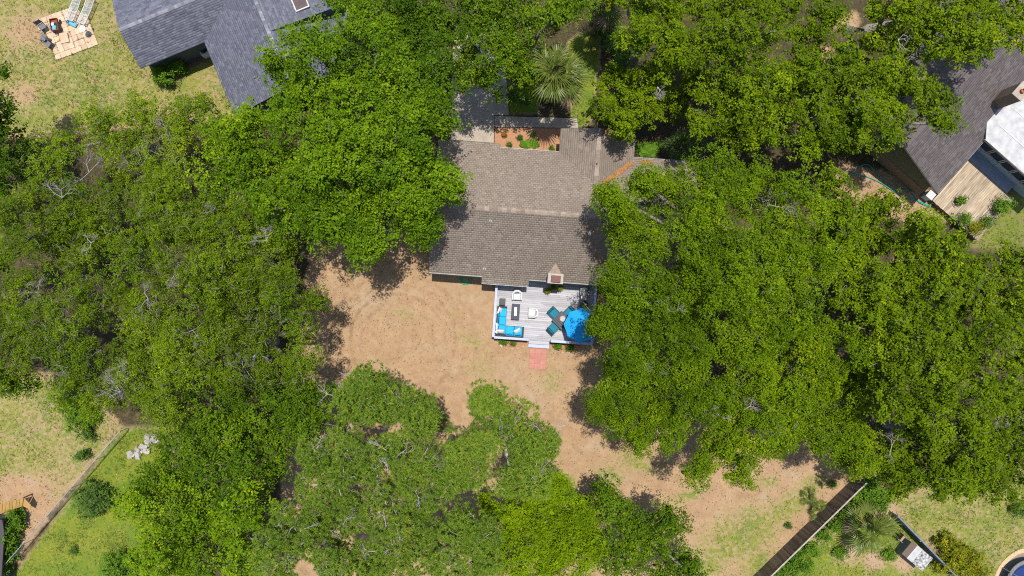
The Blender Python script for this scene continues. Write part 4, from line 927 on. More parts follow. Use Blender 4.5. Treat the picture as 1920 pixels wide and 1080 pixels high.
# ---- furniture on the grey deck
def club_chair(label, px, py, rz):
    q = ON(px, py); t = thing('club_chair', label, 'armchair', (q.x, q.y, DZ), rz, 'white club chairs on the deck')
    W_, D_ = .36, .38; n = 22; outer = []; inner = []
    for i in range(n + 1):
        a = math.pi * i / n; ca, sa = math.cos(a), math.sin(a); outer.append((W_ * ca, .05 + (D_ - .05) * sa)); inner.append(((W_ - .085) * ca, .05 + (D_ - .14) * sa))
    outer = [(W_, -.33)] + outer + [(-W_, -.33)]; inner = [(W_ - .085, -.33)] + inner + [(-W_ + .085, -.33)]
    mb = MB(); m = len(outer); vs = []
    for ring, z in ((outer, .05), (outer, None), (inner, None), (inner, .05)):
        for i, (x, y) in enumerate(ring): vs.append((x, y, z if z is not None else .56 + .16 * max(0, (y + .1) / .5)))
    fs = []
    for r in range(3):
        for i in range(m - 1): fs.append((r * m + i, r * m + i + 1, (r + 1) * m + i + 1, (r + 1) * m + i))
    fs += [(0, m, 2 * m, 3 * m), (m - 1, 4 * m - 1, 3 * m - 1, 2 * m - 1)]
    mb.add(vs, fs); mb.build('shell', M['white_wicker'], t)
    MB().bbox((0, -.04, .19), (.53, .56, .24), .03).build('seat_base', M['white_wicker'], t)
    MB().bbox((0, -.06, .38), (.52, .58, .15), .05).build('seat_cushion', M['pillow'], t)
    MB().bbox((0, .20, .55), (.44, .15, .34), .055).build('back_cushion', M['pillow'], t)
    for x in (-.28, .28):
        for y in (-.28, .24): MB().tube([(x, y, 0), (x, y, .09)], .025, 8).build('foot', M['dark_metal'], t)
club_chair('white rounded club chair near the house wall facing the dark coffee table', 969.6, 553.5, rad(-2)); club_chair('white rounded club chair between the coffee table and the teal chairs', 999.5, 586, rad(-92))

so_ = P(928.2, 629.5, .8); sofa = thing('sectional_sofa', 'L-shaped sofa with bright blue cushions in the deck corner', 'sofa', (so_.x, so_.y, DZ), rad(-4.5), None)
fr = MB(); fr.box((.36, 1.05, .14), (.70, 2.08, .26)).box((1.34, .40, .14), (1.22, .78, .26)); fr.build('base', M['wicker'], sofa)
MB().bbox((.06, 1.06, .36), (.10, 2.1, .60), .02).build('backrest', M['wicker'], sofa); MB().bbox((1.03, .06, .36), (1.82, .10, .60), .02).build('backrest', M['wicker'], sofa)
MB().bbox((.36, 2.12, .31), (.70, .10, .52), .02).build('arm', M['wicker'], sofa); MB().bbox((1.99, .40, .31), (.10, .80, .52), .02).build('arm', M['wicker'], sofa)
for (x, y, sx, sy) in ((.44, 1.73, .53, .62), (.44, 1.12, .53, .58), (.44, .50, .53, .62), (1.02, .50, .57, .56), (1.63, .50, .58, .56)): MB().bbox((x, y, .35), (sx, sy, .16), .045).build('seat_cushion', M['cushion_blue'], sofa)
for (x, y, sx, sy) in ((.18, 1.75, .14, .60), (.18, 1.13, .14, .58), (.18, .52, .14, .58), (1.04, .18, .56, .14), (1.62, .18, .56, .14)): MB().bbox((x, y, .53), (sx, sy, .30), .05).build('back_cushion', M['cushion_blue'], sofa)
for x, y in ((.1, .1), (.62, 2.1), (.1, 2.1), (1.96, .1), (1.96, .72), (.66, .72)): MB().box((x, y, .01), (.05, .05, .03)).build('foot', M['black'], sofa)

def pillow(label, px, py, sx, sy, deg, tilt=0.0, z=1.0):
    q = P(px, py, z + .1); n = 9; vs = []; fs = []
    for sgn in (1, -1):
        for i in range(n):
            for j in range(n):
                u, v = i / (n - 1) * 2 - 1, j / (n - 1) * 2 - 1; e = (1 - u ** 4) * (1 - v ** 4); pin = 1 - .08 * (1 - abs(u)) * abs(v) - .08 * (1 - abs(v)) * abs(u)
                vs.append((u * sx / 2 * pin, v * sy / 2 * pin, sgn * .085 * e ** .6))
    for s in range(2):
        for i in range(n - 1):
            for j in range(n - 1):
                a = s * n * n + i * n + j; f = (a, a + n, a + n + 1, a + 1); fs.append(f if s == 0 else f[::-1])
    mb = MB(); mb.add(vs, fs); o = mb.build('throw_pillow', M['pillow'], None, True); o.location = (q.x, q.y, z + .1); o.rotation_euler = (tilt, 0, rad(deg)); tag(o, label, 'pillow', 'white pillows on the blue sofa')
pillow('white throw pillow tilted on the sofa end next to the dark side table', 937, 582.5, .50, .42, 70, .9, 1.0)
pillow('white throw pillow standing against the side of the sofa corner', 932.5, 611.5, .52, .42, 90, .95, 1.03)
pillow('white throw pillow lying flat along the back at the sofa corner', 938.5, 621.5, .52, .42, -3, .85, 1.03)
pillow('small white throw pillow wedged in the very corner of the sofa', 931.5, 622, .30, .30, 45, .6, 1.05)
pillow('white throw pillow propped at the sofa end beside the deck steps', 970, 620.5, .52, .40, 28, .8, 1.0)

q = P(966.7, 584.6, .95); ct = thing('coffee_table', 'dark navy rectangular coffee table with a pale centre strip', 'table', (q.x, q.y, DZ), rad(-4))
MB().bbox((0, 0, .40), (.58, 1.14, .05), .012).build('table_top', M['navy_table'], ct); MB().box((0, -.02 + .05, .4275), (.17, .60, .012)).build('centre_strip', M['silver'], ct); MB().bbox((0, 0, .19), (.48, 1.02, .37), .02).build('base', M['wicker'], ct)
q = P(942, 565.7, .95); st = thing('side_table', 'small square charcoal side table beside the sofa arm', 'table', (q.x, q.y, DZ), rad(-3))
MB().bbox((0, 0, .42), (.44, .48, .04), .012).build('table_top', mat('charcoal_tabletop', (.075, .078, .085), (.06, .062, .07), 9, .6), st)
for x in (-.19, .19):
    for y in (-.21, .21): MB().box((x, y, .2), (.04, .04, .4)).build('leg', M['black'], st)

def patio_chair(label, px, py, rz):
    q = ON(px, py, .95); t = thing('patio_chair', label, 'chair', (q.x, q.y, DZ), rz, 'teal cushioned chairs round the dining table')
    MB().bbox((0, 0, .30), (.64, .62, .04), .015).build('seat_frame', M['dark_metal'], t)
    MB().bbox((0, -.02, .38), (.56, .58, .11), .035).build('seat_cushion', M['teal'], t)
    Mx = Matrix.Translation((0, .29, .58)) @ Matrix.Rotation(rad(-14), 4, 'X')
    MB().bbox((0, 0, 0), (.56, .09, .46), .035, M=Mx).build('back_cushion', M['teal'], t)
    MB().bbox((0, .06, .02), (.64, .03, .56), .012, M=Mx).build('back_frame', M['dark_metal'], t)
    for x in (-.31, .31):
        MB().tube([(x, -.30, 0), (x, -.29, .55), (x, .28, .58)], .02, 6).build('arm', M['dark_metal'], t); MB().tube([(x, .30, 0), (x, .31, .6)], .02, 6).build('leg', M['dark_metal'], t); MB().tube([(x, -.28, 0), (x, -.28, .3)], .02, 6).build('leg', M['dark_metal'], t)
tc_ = P(1052.6, 600.5, 1.2)
for lab, px, py, dg in (('teal cushioned patio chair on the house side of the dining table, clear of the parasol', 1038.5, 586.8, 45), ('teal cushioned patio chair with its backrest partly under the blue parasol', 1067.0, 586.0, -45),
                        ('teal cushioned patio chair nearest the deck steps', 1038.0, 614.8, 135), ('teal cushioned patio chair hidden beneath the blue parasol', 1068.0, 615.0, -135)):
    patio_chair(lab, px, py, rad(dg))
tb = thing('dining_table', 'dark slatted dining table between the teal chairs', 'table', (tc_.x, tc_.y, DZ), rad(45))
for i in range(7): MB().bbox((-.42 + i * .14, 0, .72), (.128, .96, .03), .006).build('slat', mat('dark_slat', (.055, .055, .075), (.04, .04, .055), 8, .5) if i == 0 else bpy.data.materials['dark_slat'], tb)
MB().box((0, -.42, .685), (.94, .05, .04)).box((0, .42, .685), (.94, .05, .04)).build('apron', M['dark_metal'], tb)
for x in (-.4, .4):
    for y in (-.4, .4): MB().box((x, y, .34), (.05, .05, .68)).build('leg', M['dark_metal'], tb)
q = P(1055, 597.5, 1.3); tray = MB().lathe((0, 0, 0), [(.0, 0), (.17, .0), (.21, .035), (.20, .035), (.165, .012)], 24).build('serving_tray', mat('pale_tray', (.42, .41, .37), (.30, .29, .27), 8, .4)); tray.location = (q.x, q.y, DZ + .737); tag(tray, 'pale round tray on the dark dining table', 'tray')
q = P(1061, 599, 1.35); cup = MB().lathe((0, 0, 0), [(.03, 0), (.04, .10), (.034, .10), (.028, .012)], 14).build('cup', M['terracotta']); cup.location = (q.x, q.y, DZ + .737); tag(cup, 'small reddish cup on the dining table beside the round tray', 'cup')

up_ = P(1090.5, 610.5, 2.75); um = thing('patio_umbrella', 'bright blue octagonal parasol over the teal chairs', 'umbrella', (up_.x, up_.y, DZ), rad(-4))
zr0, zr1, Rr = 2.02, 2.50, 1.24; mb = MB(); vs = [(0, 0, zr1)]; N8 = 8; sub = 6
for lv_, fr_ in ((1, .45), (2, .75), (3, 1.0)):
    for i in range(N8 * sub):
        a = 2 * math.pi * i / (N8 * sub); k = (i % sub) / sub; b_ = math.cos(math.pi / 8) / math.cos((k - .5) * math.pi / 4); sag = .05 * math.sin(math.pi * k) * fr_; r = Rr * fr_ * (b_ - .35 * sag)
        vs.append((r * math.cos(a), r * math.sin(a), zr1 - (zr1 - zr0) * fr_ - sag * .8))
NN = N8 * sub; fs = [(0, 1 + i, 1 + (i + 1) % NN) for i in range(NN)]
for l_ in range(2): fs += [(1 + l_ * NN + i, 1 + (l_ + 1) * NN + i, 1 + (l_ + 1) * NN + (i + 1) % NN, 1 + l_ * NN + (i + 1) % NN) for i in range(NN)]
mb.add(vs, fs); cn = mb.build('canopy', M['canopy'], um)
val = MB()
for i in range(NN):
    a, b = vs[1 + 2 * NN + i], vs[1 + 2 * NN + (i + 1) % NN]; val.add([a, b, (b[0], b[1], b[2] - .12), (a[0], a[1], a[2] - .12)], [(0, 1, 2, 3)])
val.build('valance', M['canopy'], cn)
for i in range(8):
    a = 2 * math.pi * i / 8; MB().tube([(0, 0, zr1 - .03), (Rr * .98 * math.cos(a), Rr * .98 * math.sin(a), zr0 - .01)], .012, 5).build('rib', M['dark_metal'], um)
MB().tube([(0, 0, .05), (0, 0, zr1 + .07)], .024, 10).build('pole', M['dark_metal'], um); MB().lathe((0, 0, 0), [(.26, 0), (.26, .05), (.06, .09), (.05, .3)], 20).build('base', M['dark_metal'], um); MB().lathe((0, 0, zr1 + .02), [(.05, 0), (.04, .05), (.015, .09)], 10).build('finial', M['canopy'], um)

q = P(1096, 546.5, 1.4); gr_ = thing('gas_grill', 'grey gas grill with side shelves by the house wall', 'grill', (q.x, q.y, DZ), rad(-94))
MB().bbox((0, 0, .42), (.62, .48, .72), .02).build('cabinet', M['dark_metal'], gr_); MB().tube([(-.31, 0, .86), (.31, 0, .86)], .25, 16).build('lid', M['grey_metal'], gr_); MB().tube([(-.24, -.27, .95), (.24, -.27, .95)], .013, 6).build('handle', M['silver'], gr_)
for x in (-.46, .46): MB().bbox((x, 0, .80), (.28, .44, .04), .01).build('shelf', M['grey_metal'], gr_)
for x in (-.26, .26):
    for y in (-.2, .2): MB().tube([(x - .02, y, .045), (x + .02, y, .045)], .045, 10).build('wheel', M['black'], gr_)
q = P(1095, 571, 1.2); sm_ = thing('kettle_smoker', 'round black kettle barbecue standing beside the grey gas grill', 'grill', (q.x, q.y, DZ))
MB().lathe((0, 0, .42), [(.05, 0), (.22, .06), (.29, .2), (.29, .22)], 22).build('bowl', M['black'], sm_); MB().lathe((0, 0, .645), [(.295, 0), (.28, .07), (.2, .17), (.06, .21)], 22).build('lid', M['dark_metal'], sm_); MB().tube([(-.06, 0, .87), (-.05, 0, .92), (.05, 0, .92), (.06, 0, .87)], .012, 6).build('handle', M['timber'], sm_)
for a in (0, 2.1, 4.2): MB().tube([(.2 * math.cos(a), .2 * math.sin(a), .5), (.3 * math.cos(a), .3 * math.sin(a), 0)], .015, 6).build('leg', M['silver'], sm_)
potted(1027.8, 544.6, DZ, 6.5, .4, .15, 'yellow-green potted plant on the deck at the left of the chimney', 'shrub_yellow', M['terracotta'])
potted(1049.5, 540.5, DZ, 5.5, .4, .14, 'yellow-green potted plant on the deck at the right of the chimney', 'shrub_yellow', M['terracotta'])
potted(1037, 538, DZ, 5, .4, .14, 'dark green potted plant in the shade in front of the chimney', 'shrub_dark', M['terracotta'])
for (px, py, r, kd, lab) in ((943, 640, 7.5, 'shrub', 'bright green low shrub in the bed left of the deck steps'), (962, 643, 6.5, 'shrub_dark', 'dull green low shrub in the middle of the bed left of the deck steps'),
                             (1046, 648, 8, 'shrub', 'bright green low shrub in the bed right of the deck steps'), (1069, 652, 8, 'shrub', 'leafy low shrub at the parasol end of the bed right of the steps')):
    shrub('garden_shrub', lab, kd, px, py, r, .45)
# coiled green hose by the wall
cq = P(873, 524, .05); pts = [(cq.x + (.27 + .012 * (t / 10)) * math.cos(t * .35) * (1 + .05 * math.sin(t * 1.3)), cq.y + (.27 + .012 * (t / 10)) * math.sin(t * .35), .03 + .02 * (t // 18)) for t in range(95)]
tag(MB().tube(pts, .024, 6).build('garden_hose', M['hose_green'], None, True), 'bright green hose coiled on the sand under the eave', 'hose')

# ------------------------------------------------------------------ sandy patio, upper left
PF = Frame(106, 113, 0, 20.5)
pat = thing('paver_patio', 'square patio of sandy pavers with weeds in the joints on the lawn', 'patio', PF.o, PF.a)
pp = [(70, 38), (128, 14), (168, 30), (185, 82), (106, 114)]; PPoly = [PF.l(x, y, 0) for x, y in pp]
px_ = np.array([[p.x, p.y] for p in PPoly])
for i in range(-3, 13):
    for j in range(-3, 13):
        x, y = .2 + i * .41, .2 + j * .41
        if in_poly(np.array([x]), np.array([y]), [tuple(p) for p in px_])[0]:
            o = MB().bbox((0, 0, 0), (.398, .398, .06), .010).build('paver', M['patio'], pat); o.location = (x + RNG.normal(0, .008), y + RNG.normal(0, .008), .015 + RNG.uniform(-.008, .008)); o.rotation_euler = (RNG.normal(0, .006), RNG.normal(0, .006), RNG.normal(0, .025))
wd = []; rngw = np.random.default_rng(77)
for k in range(420):
    gx, gy = rngw.integers(-2, 11) * .41, rngw.integers(-2, 11) * .41; t_ = rngw.uniform(0, .41)
    x, y = (gx, gy + t_) if k % 2 else (gx + t_, gy)
    if in_poly(np.array([x]), np.array([y]), [tuple(p) for p in px_])[0] and math.sin(x * 3.1 + 1) * math.sin(y * 2.7) > -.25:
        for b_ in range(4):
            a = rngw.uniform(0, 6.28); h = rngw.uniform(.05, .12); wd.append(((x + .02 * math.cos(a + 1.6), y + .02 * math.sin(a + 1.6), .0), (x - .02 * math.cos(a + 1.6), y - .02 * math.sin(a + 1.6), .0), (x + .09 * math.cos(a), y + .09 * math.sin(a), .04 + h)))
o = link('joint_weeds', mesh_np('joint_weeds', np.array(wd).reshape(-1, 3), None, np.arange(len(wd) * 3).reshape(-1, 3), rngw.uniform(.1, .7, len(wd))), M['grass']); o.location = PF.o; o.rotation_euler = (0, 0, PF.a); tag(o, 'weeds growing in the patio joints', None, None, 'stuff')
def lounger(label, px, py, deg, rise):
    q = P(px, py, .35); t = thing('chaise_lounge', label, 'lounger', (q.x, q.y, .04), rad(deg), 'white slatted loungers on the paver patio')
    MB().box((-.3, -.29, .33), (1.3, .04, .05)).box((-.3, .29, .33), (1.3, .04, .05)).box((.33, 0, .33), (.05, .62, .05)).box((-.94, 0, .33), (.05, .62, .05)).box((-.3, 0, .33), (.05, .56, .05)).build('frame', M['white_paint'], t)
    Mx = Matrix.Translation((.35, 0, .36)) @ Matrix.Rotation(-rise, 4, 'Y')
    MB().box((.33, -.29, 0), (.7, .04, .045), M=Mx).box((.33, .29, 0), (.7, .04, .045), M=Mx).box((.67, 0, 0), (.045, .6, .045), M=Mx).build('back_frame', M['white_paint'], t)
    for i in range(8):
        y = -.245 + i * .07; MB().box((-.3, y, .365), (1.26, .024, .012)).build('slat', M['white_paint'], t); MB().box((.33, y, .028), (.68, .024, .012), M=Mx).build('slat', M['white_paint'], t)
    for x in (-.85, .25):
        for y in (-.28, .28): MB().box((x, y, .16), (.045, .045, .32)).build('leg', M['white_paint'], t)
lounger('white slatted lounger nearer the grey folding chairs', 139, 15, 67, .14); lounger('white slatted lounger nearer the slate house', 162, 21, 66, .14)
def folding_chair(label, px, py, deg, fallen):
    q = P(px, py, .3); t = thing('folding_chair', label, 'chair', (q.x, q.y, .03), rad(deg), 'grey folding chairs on the paver patio'); k = Matrix.Translation((0, 0, .28)) @ Matrix.Rotation(rad(80), 4, 'X') @ Matrix.Translation((0, 0, -.3)) if fallen else Matrix.Identity(4)
    MB().bbox((0, 0, .42), (.46, .44, .03), .01, M=k).build('seat', M['mesh_grey'], t); MB().bbox((0, .24, .68), (.46, .03, .44), .01, M=k).build('backrest', M['mesh_grey'], t)
    for x in (-.24, .24):
        MB().tube([k @ Vector((x, -.22, 0)), k @ Vector((x, .22, .62)), k @ Vector((x, .26, .9))], .014, 6).build('leg', M['dark_metal'], t); MB().tube([k @ Vector((x, .25, 0)), k @ Vector((x, -.2, .44))], .014, 6).build('leg', M['dark_metal'], t)
folding_chair('grey folding chair standing by the patio edge beside the red cart', 81, 51, 30, False); folding_chair('dark grey chair toppled at the patio corner', 79, 70, 70, True); folding_chair('second grey folding chair on the weedy patio side', 92, 82, -35, False)
q = P(103, 47, .4); ca_ = thing('garden_cart', 'red-brown slatted cart piled with blue and white clutter on the patio', 'cart', (q.x, q.y, .04), rad(100))
MB().bbox((0, 0, .32), (.86, .52, .06), .012).build('bed', M['red_paint'], ca_)
for y in (-.25, .25): MB().box((0, y, .44), (.86, .03, .18)).build('side_board', M['timber'], ca_)
for x in (-.42, .42): MB().box((x, 0, .44), (.03, .48, .18)).build('end_board', M['red_paint'], ca_)
for x in (-.3, .3):
    for y in (-.3, .3): MB().tube([(x, y - .025, .14), (x, y + .025, .14)], .14, 14).build('wheel', M['black'], ca_)
q0 = Vector((q.x, q.y, .04)); 
for nm, dx, dy, sx, sy, sz, m, lab, cat in (('folded_tarp', -.2, .05, .36, .30, .12, 'light_blue', 'folded blue tarp in the red-brown cart', 'tarp'), ('plastic_bag', .05, .1, .24, .22, .14, 'pillow', 'crumpled white bag in the red-brown cart', 'bag'), ('black_pot', .02, -.1, .2, .2, .16, 'black', 'small black pot in the red-brown cart', 'pot')):
    o = MB().bbox((0, 0, sz / 2), (sx, sy, sz), .04).build(nm, M[m]); o.location = (q0.x + dx * math.cos(rad(100)) - dy * math.sin(rad(100)), q0.y + dx * math.sin(rad(100)) + dy * math.cos(rad(100)), .395); o.rotation_euler = (0, 0, rad(100 + dx * 80)); tag(o, lab, cat)
q = P(134, 43, .3); bs = thing('pool_float', 'faded pale blue plastic seat lying beside the loungers', 'seat', (q.x, q.y, .05), rad(-28))
MB().bbox((0, 0, .10), (.62, .34, .12), .05).build('seat', M['light_blue'], bs); MB().bbox((-.30, 0, .20), (.10, .34, .26), .04).build('backrest', M['light_blue'], bs)
q = P(155.5, 54, .75); bb = thing('bird_bath', 'pale blue bird bath on a thin stem casting a shadow on the patio', 'bird bath', (q.x, q.y, .045))
MB().lathe((0, 0, .70), [(.03, 0), (.22, .05), (.24, .08), (.22, .08), (.05, .03)], 22).build('bowl', M['white_paint'], bb); MB().lathe((0, 0, 0), [(.16, 0), (.15, .04), (.04, .08), (.035, .71)], 14).build('pedestal', M['white_paint'], bb)
q = P(121, 71, .1); bd = MB().bbox((0, 0, 0), (.62, .72, .05), .01).build('stone_slab', M['patio']); bd.location = (q.x, q.y, .14); bd.rotation_euler = (rad(6), rad(-5), rad(10)); tag(bd, 'loose sandy slab raised above the patio pavers', 'slab')

# ------------------------------------------------------------------ fences
def board_fence(name, label, a, b, h, m, capm=None, w=.145, rails=True):
    a, b = Vector((a.x, a.y, 0)), Vector((b.x, b.y, 0)); d = b - a; t = thing(name, label, 'fence', a, math.atan2(d.y, d.x)); n = int(d.length / w); mes = []
    for k in range(3):
        hh = h + (k - 1) * .015; mb = MB(); mb.add([(-w * .496, -.01, 0), (w * .496, -.01, 0), (w * .496, .01, 0), (-w * .496, .01, 0), (-w * .496, -.01, hh - .03), (w * .496, -.01, hh - .03), (w * .496, .01, hh - .03), (-w * .496, .01, hh - .03), (-w * .3, -.01, hh), (w * .3, -.01, hh), (w * .3, .01, hh), (-w * .3, .01, hh)],
            [(0, 1, 5, 4), (2, 3, 7, 6), (1, 2, 6, 5), (3, 0, 4, 7), (4, 5, 9, 8), (6, 7, 11, 10), (5, 6, 10, 9), (7, 4, 8, 11), (8, 9, 10, 11)]); me = mb.mesh('board'); me.materials.append(m); mes.append(me)
    for i in range(n):
        o = bpy.data.objects.new('board', mes[int(RNG.integers(0, 3))]); C.objects.link(o); o.parent = t; o.location = (w * (i + .5), RNG.normal(0, .003), -.04); o.rotation_euler = (RNG.normal(0, .010), RNG.normal(0, .0015), 0)
    if rails:
        for z in (.3, h * .55, h - .2): MB().box((d.length / 2, -.035, z), (d.length, .04, .09)).build('rail', m, t)
        for i in range(int(d.length / 2.4) + 1): MB().box((min(i * 2.4 + .05, d.length - .05), -.09, h / 2 - .1), (.09, .09, h + .1)).build('post', m, t)
    if capm: MB().box((d.length / 2, -.02, h + .0), (d.length, .10, .03)).build('cap_rail', capm, t)
    return t
board_fence('privacy_fence', 'tall brown board fence with pale capped edge along the dry yard', P(1392, 1100), P(1604, 893), 1.6, M['fence_board'], M['fence_cap'])
board_fence('privacy_fence', 'low grey-blue board fence beside the white-roofed hutch', P(1668, 958, 0), P(1775, 1068, 0), 1.1, M['grey_fence'], M['grey_fence'])
lt0 = P(25, 945, 0); lt = thing('plank_lean_to', 'small ochre plank lean-to roof beside the dark neighbouring roof', 'shed', (lt0.x, lt0.y, 0))
ta, tb_, la, lb = P(-34, 954, 1.0), P(44, 934, 1.0), P(-34, 976, .62), P(42, 949, .62)
for k in range(12):
    f0, f1 = k / 12 + .004, (k + 1) / 12 - .004; q4 = [ta.lerp(tb_, f0) - lt0, ta.lerp(tb_, f1) - lt0, la.lerp(lb, f1) - lt0, la.lerp(lb, f0) - lt0]
    mb = MB(); mb.add([tuple(p) for p in q4] + [(p.x, p.y, p.z - .03) for p in q4], [(3, 2, 1, 0), (4, 5, 6, 7), (0, 1, 5, 4), (1, 2, 6, 5), (2, 3, 7, 6), (3, 0, 4, 7)]); mb.build('plank', M['ochre'], lt)
q4 = [P(45, 934, 1.0) - lt0, P(58, 947, .7) - lt0, P(56, 955, .62) - lt0, P(43, 949, .62) - lt0]
mb = MB(); mb.add([tuple(p) for p in q4] + [(p.x, p.y, p.z - .03) for p in q4], [(3, 2, 1, 0), (4, 5, 6, 7), (0, 1, 5, 4), (1, 2, 6, 5), (2, 3, 7, 6), (3, 0, 4, 7)]); mb.build('end_panel', M['ochre'], lt)
for p in (ta, tb_, la, lb): MB().box((p.x - lt0.x + (.05 if p in (ta, la) else -.06), p.y - lt0.y, (p.z - .05) / 2), (.07, .07, p.z - .05)).build('post', M['fence_wood'], lt)
a, b = P(-6, 1076, 1.2), P(224, 809, 1.2); d = Vector((b.x - a.x, b.y - a.y, 0)); cf = thing('chain_link_fence', 'thin chain-link fence with silver top rail between the two lawns', 'fence', (a.x, a.y, 0), math.atan2(d.y, d.x)); Lc = d.length
MB().tube([(0, 0, 1.2), (Lc, 0, 1.2)], .024, 6).build('top_rail', M['silver'], cf)
for i in range(6): MB().tube([(Lc * i / 5, 0, -.1), (Lc * i / 5, 0, 1.24)], .03, 8).build('post', M['silver'], cf)
nw_ = int(Lc / .15); A_, B_ = [], []
for i in range(-8, nw_):
    for s in (1, -1):
        x0, x1 = i * .15, i * .15 + 1.15; za, zb = (.03, 1.18) if s == 1 else (1.18, .03)
        t0 = max(0, -x0 / 1.15); t1 = min(1, (Lc - x0) / 1.15)
        if t1 > t0: A_.append((x0 + 1.15 * t0, .004 * s, za + (zb - za) * t0)); B_.append((x0 + 1.15 * t1, .004 * s, za + (zb - za) * t1))
V_, F_ = tubes_np(np.array(A_), np.array(B_), np.full(len(A_), .0022), np.full(len(A_), .0022), RNG, 0, 1, 3, 0); tag(link('wire_mesh', mesh_np('wire_mesh', V_, F_), M['silver'], cf), kind='stuff')

# dark-roofed house at the lower left edge
nh = thing('dark_roof_house', 'house edge with dark brown roof behind the ochre fence and hedge', 'house', P(-60, 1030, 0))
o0 = P(-60, 1030, 0); q = [P(x, y, 1.6) for x, y in ((4, 975), (8, 1000), (0, 1120), (-260, 1120), (-260, 975))]; ql = [(p.x - o0.x, p.y - o0.y) for p in q]
MB().prism(ql, 1.52, 1.6).build('roof', M['dark_roof'], nh); MB().prism([(x - (.5 if x > 0 else -.5), y * .95) for x, y in ql], -.1, 1.52).build('wall', M['slate_siding'], nh)
for i in range(14):
    y0 = ql[0][1] - .12 - i * .28; MB().box((-.3, y0, 1.612), (3.4, .26, .025)).build('roof_course', M['dark_roof'], nh)

# ------------------------------------------------------------------ lower right corner
hp = P(1722, 1044, 1.1); hu = thing('garden_hutch', 'low hutch with stained white panel roof beside the grey fence', 'hutch', (hp.x, hp.y, 0), rad(-40))
MB().box((0, 0, .45), (1.75, 1.05, .95)).build('body', M['grey_fence'], hu)
for i in range(4):
    m = M['fence_wood'] if i == 0 else (M['roof_white'] if i == 1 else bpy.data.materials.get('stained_white') or mat('stained_white', (.56, .56, .56), (.08, .07, .06), 7, .85, detail=6)); MB().bbox((-.75 + i * .5, 0, .99 - i * .02), (.485, 1.2, .04), .008).build('roof_panel', m, hu)
for x in (-.8, .8):
    for y in (-.47, .47): MB().box((x, y, .2), (.08, .08, .5)).build('leg', M['fence_wood'], hu)
q = P(1689, 1007, .4); dchair = thing('garden_chair', 'dark metal garden chair beside the grey fence', 'chair', (q.x, q.y, 0), rad(50))
MB().bbox((0, 0, .42), (.48, .48, .03), .01).build('seat', mat('tan_seat', (.42, .28, .16), (.3, .2, .12), 9, .8), dchair); MB().bbox((0, .25, .68), (.48, .03, .46), .01).build('backrest', M['dark_metal'], dchair)
for x in (-.25, .25):
    for y in (-.24, .24): MB().tube([(x, y, 0), (x, y, .46)], .018, 6).build('leg', M['dark_metal'], dchair)
    MB().tube([(x, -.25, .62), (x, .25, .64)], .018, 6).build('arm', M['silver'], dchair)
potted(1698, 1024, 0, 5, .2, .20, 'round brown pot on the ground between the chair and the hutch', 'shrub_dark', M['terracotta']); potted(1693, 1034, 0, 4, .2, .17, 'black pot on the ground beside the hutch', 'shrub_dark', M['black'])
tp = P(1936, 1098, .8); tr_ = thing('trampoline', 'round trampoline with navy mat, grey pad and white poles', 'trampoline', (tp.x, tp.y, 0))
R_ = 1.9; tr_h = .75
MB().lathe((0, 0, tr_h), [(.0, 0), (R_ * .86, 0), (R_ * .86, .012)], 40).build('jumping_mat', M['navy_net'], tr_)
mb = MB(); n = 44; vs = []
for r_, z in ((R_ * .86, .02), (R_ * .88, .05), (R_ * .99, .05), (R_, .01)):
    for i in range(n): vs.append((r_ * math.cos(2 * math.pi * i / n), r_ * math.sin(2 * math.pi * i / n), tr_h + z))
mb.add(vs, [(k * n + i, k * n + (i + 1) % n, (k + 1) * n + (i + 1) % n, (k + 1) * n + i) for k in range(3) for i in range(n)]); mb.build('edge_pad', M['pad_grey'], tr_)
MB().tube([(R_ * .985 * math.cos(2 * math.pi * i / 40), R_ * .985 * math.sin(2 * math.pi * i / 40), tr_h - .02) for i in range(41)], .03, 6).build('frame', M['black'], tr_)
for i in range(6):
    a = 2 * math.pi * i / 6 + .5; MB().tube([(R_ * math.cos(a), R_ * math.sin(a), 0), (R_ * math.cos(a), R_ * math.sin(a), tr_h + .1), (R_ * .97 * math.cos(a), R_ * .97 * math.sin(a), tr_h + 1.5), (R_ * .8 * math.cos(a), R_ * .8 * math.sin(a), tr_h + 1.75)], .022, 6).build('net_pole', M['white_paint'], tr_)
MB().tube([(R_ * .92 * math.cos(2 * math.pi * i / 40), R_ * .92 * math.sin(2 * math.pi * i / 40), tr_h + 1.65) for i in range(41)], .016, 5).build('top_hoop', M['white_paint'], tr_)
g0 = P(1934, 1098, 0)
for nm, r_, z1, m, lab in (('gravel_ring', 2.75, .02, 'sand', 'sandy border round the trampoline'), ('gravel_bed', 2.45, .026, 'gravel', 'grey gravel bed under the trampoline')):
    ang = np.linspace(0, 2 * np.pi, 48, endpoint=False); tag(MB().prism([(g0.x + r_ * (1 + .015 * math.sin(5 * t)) * math.cos(t), g0.y + r_ * (1 + .015 * math.sin(4 * t)) * math.sin(t)) for t in ang], -.05, z1).build(nm, M[m]), lab, None, None, 'structure')
